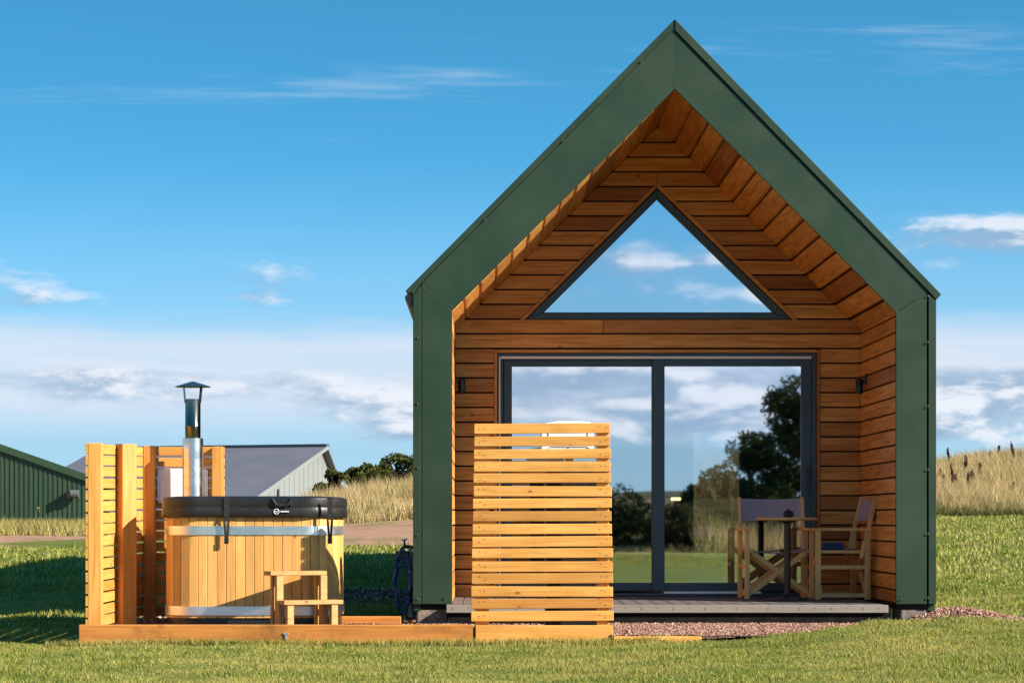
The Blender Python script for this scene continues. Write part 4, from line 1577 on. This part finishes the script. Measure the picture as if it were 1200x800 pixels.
MB().hexa([Z(Rg + ov, zr + .025), Z(Fp2 + ov, zf2 + .02), Z(Fp2 + ov, zf2 - .06), Z(Rg + ov, zr - .055)],
          [Z(Rg + vl, zr + .025), Z(Fp2 + vl, zf2 + .02), Z(Fp2 + vl, zf2 - .06), Z(Rg + vl, zr - .055)]).build('roof', barn_roof, gy_)
MB().hexa([Z(Rg + ov * 1.1, zr + .02), Z(Np2 + ov * 1.1, zn2 + .02), Z(Np2 + ov * 1.1, zn2 - .12), Z(Rg + ov * 1.1, zr - .12)],
          [Z(Rg + ov * .95, zr + .02), Z(Np2 + ov * .95, zn2 + .02), Z(Np2 + ov * .95, zn2 - .12), Z(Rg + ov * .95, zr - .12)]).build('verge_trim', barn_wall, gy_)
MB().bar(Z(Rg + ov, zr + .05), Z(Rg + vl, zr + .05), .30, .10, side=(.3, 1, 0)).build('ridge_cap', slate_m, gy_)
MB().hexa([Z(Np2, 0), Z(Np2 + vl, 0), Z(Np2 + vl, zn2 - .05), Z(Np2, zn2 - .05)], [Z(Np2 + Vector((.05, .15, 0)), 0), Z(Np2 + vl + Vector((.05, .15, 0)), 0), Z(Np2 + vl + Vector((.05, .15, 0)), zn2 - .05), Z(Np2 + Vector((.05, .15, 0)), zn2 - .05)]).build('front_wall', barn_wall, gy_)


# ------------------------------------------------------------------ bushes, trees, weeds
def foliage(name, mat, parent, lumps, n, size):
    """leaf faces scattered through a heap of lumps (x, y, z, rx, ry, rz)"""
    lumps = np.array(lumps, float)
    wts = lumps[:, 3] * lumps[:, 4] * lumps[:, 5]
    pick = RNG.choice(len(lumps), n, p=wts / wts.sum())
    d = RNG.normal(0, 1, (n, 3))
    d /= np.linalg.norm(d, axis=1)[:, None]
    rad = RNG.uniform(0.45, 1.05, n) ** 0.6
    # ragged: bite holes out of each lump
    lump = lumps[pick]
    pts = lump[:, :3] + d * rad[:, None] * lump[:, 3:6]
    keep = (np.sin(pts[:, 0] * 5.3 + 1) * np.sin(pts[:, 1] * 4.1) + np.sin(pts[:, 2] * 6.7 + pts[:, 0] * 2)) > -0.85
    pts, d = pts[keep], d[keep]
    n = len(pts)
    a = RNG.normal(0, 1, (n, 3)) + d * 0.4
    a /= np.linalg.norm(a, axis=1)[:, None]
    b = np.cross(a, RNG.normal(0, 1, (n, 3)))
    b /= np.linalg.norm(b, axis=1)[:, None]
    s = RNG.uniform(size * .5, size * 1.4, n)[:, None]
    off = np.array(parent.location)
    V = np.stack([pts - a * s, pts - b * s * .45, pts + a * s, pts + b * s * .45], 1) - off
    o = raw_mesh(name, V.reshape(-1, 3), np.arange(n * 4).reshape(-1, 4), mat, np.repeat(np.clip(RNG.normal(.45, .25, n), 0, 1), 4))
    o.parent = parent
    return o


def bush(name, label, cat, x, y, zb, w_, h_, n, leaf, size, group=None, lumps_n=9, seed=0):
    rg = np.random.default_rng(seed + 5)
    b = thing(name, label, cat, (x, y, zb), group)
    L = []
    st = MB()
    for i in range(lumps_n):
        u = rg.uniform(-1, 1)
        r_ = rg.uniform(.22, .42) * min(w_ / 2, h_)
        lx, ly = x + u * (w_ / 2 - r_ * .8), y + rg.uniform(-.5, .5) * w_ * .5
        lz = zb + rg.uniform(.25, 1.0) * h_ * (1 - .45 * u * u) - r_ * .4
        lz = max(lz, zb + r_ * .6)
        L.append((lx, ly, lz, r_ * rg.uniform(.9, 1.4), r_ * 1.2, r_ * rg.uniform(.8, 1.2)))
        st.tube([(x + u * w_ * .1, y, zb - .05), (x + u * w_ * .25, y + (ly - y) * .5, (zb + lz) / 2), (lx, ly, lz)], [.05, .03, .012], 5)
    st.build('stems', trunk_m, b)
    foliage('foliage', leaf, b, L, n, size)
    return b


gs = [(392, 572, 553, 30, 'small pale gorse bush at the left end of the bank, beside grey barn'),
      (426, 574, 545, 36, 'rounded gorse bush second from left on the bank skyline'),
      (448, 578, 541, 44, 'dark gorse bush in the middle of the bank skyline'),
      (476, 578, 534, 56, 'tallest dark gorse bush close to the cabin left edge'),
      (512, 580, 538, 60, 'dark gorse bush mostly hidden behind the cabin left wall')]
for i, (px, yb, yt, pw, lab) in enumerate(gs):
    D = 68.0 + i % 2
    x = (px - VX) / F * D
    zb = min(gz(x, D), EYE + (VY - yb) / F * D)
    h_ = EYE + (VY - yt) / F * D - zb
    bush('gorse_bush', lab, 'bush', x, D, zb, pw / F * D * 1.5, h_ * 1.05, 9000, gorse_leaf, .055, 'gorse bushes on the bank skyline', 12, i)

# dock stalks in the dry grass at the right
docks = [(1099, 552, 592, 10, 57), (1106, 556, 588, 5, 56), (1113, 525, 548, 3, 66), (1120, 545, 600, 5, 54), (1127, 536, 570, 5, 60), (1131, 558, 600, 6, 54), (1139, 549, 590, 8, 57),
         (1147, 543, 585, 6, 58), (1162, 532, 550, 5, 67), (1167, 521, 545, 3, 68), (1182, 567, 604, 5, 53), (1189, 520, 545, 4, 68), (1190, 528, 548, 4, 66), (1115, 560, 598, 4, 55)]
for i, (px, yt, yb, pw, D) in enumerate(docks):
    rg = np.random.default_rng(i)
    x = (px - VX) / F * D
    g0 = gz(x, D)
    zt2 = EYE + (VY - yt) / F * D
    d_ = thing('dock_plant', (
        'brown dock clump growing right beside the cabin edge on the slope' if i == 0 else
        'lone dock stalk low in the straw grass near the right frame edge' if i == 10 else
        'tall thin dock stalk standing up against the sky on the right slope' if i in (2, 8, 9, 11, 12) else
        'dry dark brown dock stalk standing in the straw grass on the right slope'), 'plant', (x, D, g0), 'dock stalks on the right slope')
    lean = rg.uniform(-.12, .12)
    MB().tube([(x, D, g0 - .02), (x + lean * .5, D, (g0 + zt2) / 2), (x + lean, D, zt2)], [.016, .013, .006], 5).build('stem', dock_m, d_)
    L = []
    for q in range(7):
        u = rg.uniform(.55, 1.0)
        sp = pw / F * D * .55 * (1.25 - u)
        L.append((x + lean * u + rg.uniform(-1, 1) * sp, D + rg.uniform(-1, 1) * sp, g0 + (zt2 - g0) * u, .022 + sp * .2, .03, rg.uniform(.05, .12)))
    foliage('seed_head', dock_m, d_, L, 300, .020)

# a young weed before the green barn
wd_ = thing('tall_weed', 'lone tall yellowish weed standing before the green barn', 'plant', (P(41, 0, 58).x, 58, gz(P(41, 0, 58).x, 58)))
wz = wd_.location.z
MB().tube([(wd_.location.x, 58, wz), (wd_.location.x + .02, 58, wz + .55)], [.02, .008], 5).build('stem', trunk_m, wd_)
foliage('foliage', weed_blade, wd_, [(wd_.location.x + .02 * q, 58, wz + .10 + .1 * q, .10 - .01 * q, .08, .10) for q in range(5)], 260, .04)

# hedge, trees and bushes behind the photographer: the glass mirrors them
for i, (x, y, w_, h_, lab) in enumerate([
        (-4.5, -25.5, 5.0, 1.7, 'dark thicket mirrored at the far left of the left door pane'),
        (0.0, -25.0, 4.8, 1.6, 'dark thicket mirrored behind the slatted screen'),
        (3.2, -24.4, 3.2, 1.6, 'dark rounded bush mirrored right of the screen in the left pane'),
        (5.3, -23.9, 2.2, 1.12, 'low brown bush mirrored in the left part of the right pane')]):
    bush('hedge_bush', lab, 'bush', x, y, gz(x, y) - .05, w_, h_, 9000, hedge_leaf, .06, 'bushes mirrored in the door glass', 16, 20 + i)


def tree(label, x, y, h_, cr, n, seed, leaf=tree_leaf):
    rg = np.random.default_rng(seed)
    zb = gz(x, y)
    t_ = thing('tree', label, 'tree', (x, y, zb), 'trees mirrored in the door glass')
    tr = MB()
    tr.tube([(x, y, zb - .1), (x + .08, y, zb + h_ * .35), (x - .05, y, zb + h_ * .9)], [.17, .12, .03], 8)
    L = []
    for i in range(26):
        u = rg.uniform(.18, 1.0)
        rr_ = cr * (1.08 - u) ** .6 * rg.uniform(.55, 1.0)
        a_ = rg.uniform(0, 6.28)
        lx, ly, lz = x + math.cos(a_) * rr_, y + math.sin(a_) * rr_, zb + h_ * u
        s_ = cr * rg.uniform(.16, .34)
        L.append((lx, ly, lz, s_ * 1.3, s_ * 1.3, s_))
        if i % 2 == 0:
            tr.tube([(x, y, lz - h_ * .12), ((x + lx) / 2, (y + ly) / 2, lz - h_ * .04), (lx, ly, lz)], [.05, .035, .012], 5)
    tr.build('trunk', trunk_m, t_)
    foliage('crown', leaf, t_, L, n, .075)
    return t_


tree('tall dark tree mirrored at the right edge of the right pane', 9.3, -27.5, 4.1, 2.3, 20000, 3)
tree('broad dark tree mirrored just left of the tallest one', 7.7, -29.5, 2.7, 1.6, 12000, 4)
tree('small tree mirrored low beside the dry grass', 6.3, -28.5, 1.6, 1.0, 6000, 5)
# far woods in the valley behind
L = []
vs = thing('valley_wood', 'distant dark wood in the valley mirrored in the door glass', 'wood', (0, -300, gz(0, -300)))
for i in range(160):
    x = RNG.uniform(-140, 160)
    y = RNG.uniform(-420, -170) if i % 3 else RNG.uniform(-260, -230)
    s_ = RNG.uniform(2.5, 5.5)
    L.append((x, y, gz(x, y) + s_ * .5, s_ * 1.3, s_ * 1.3, s_ * .8))
o = foliage('crowns', tree_leaf, vs, L, 22000, .9)
kind(o, 'stuff')
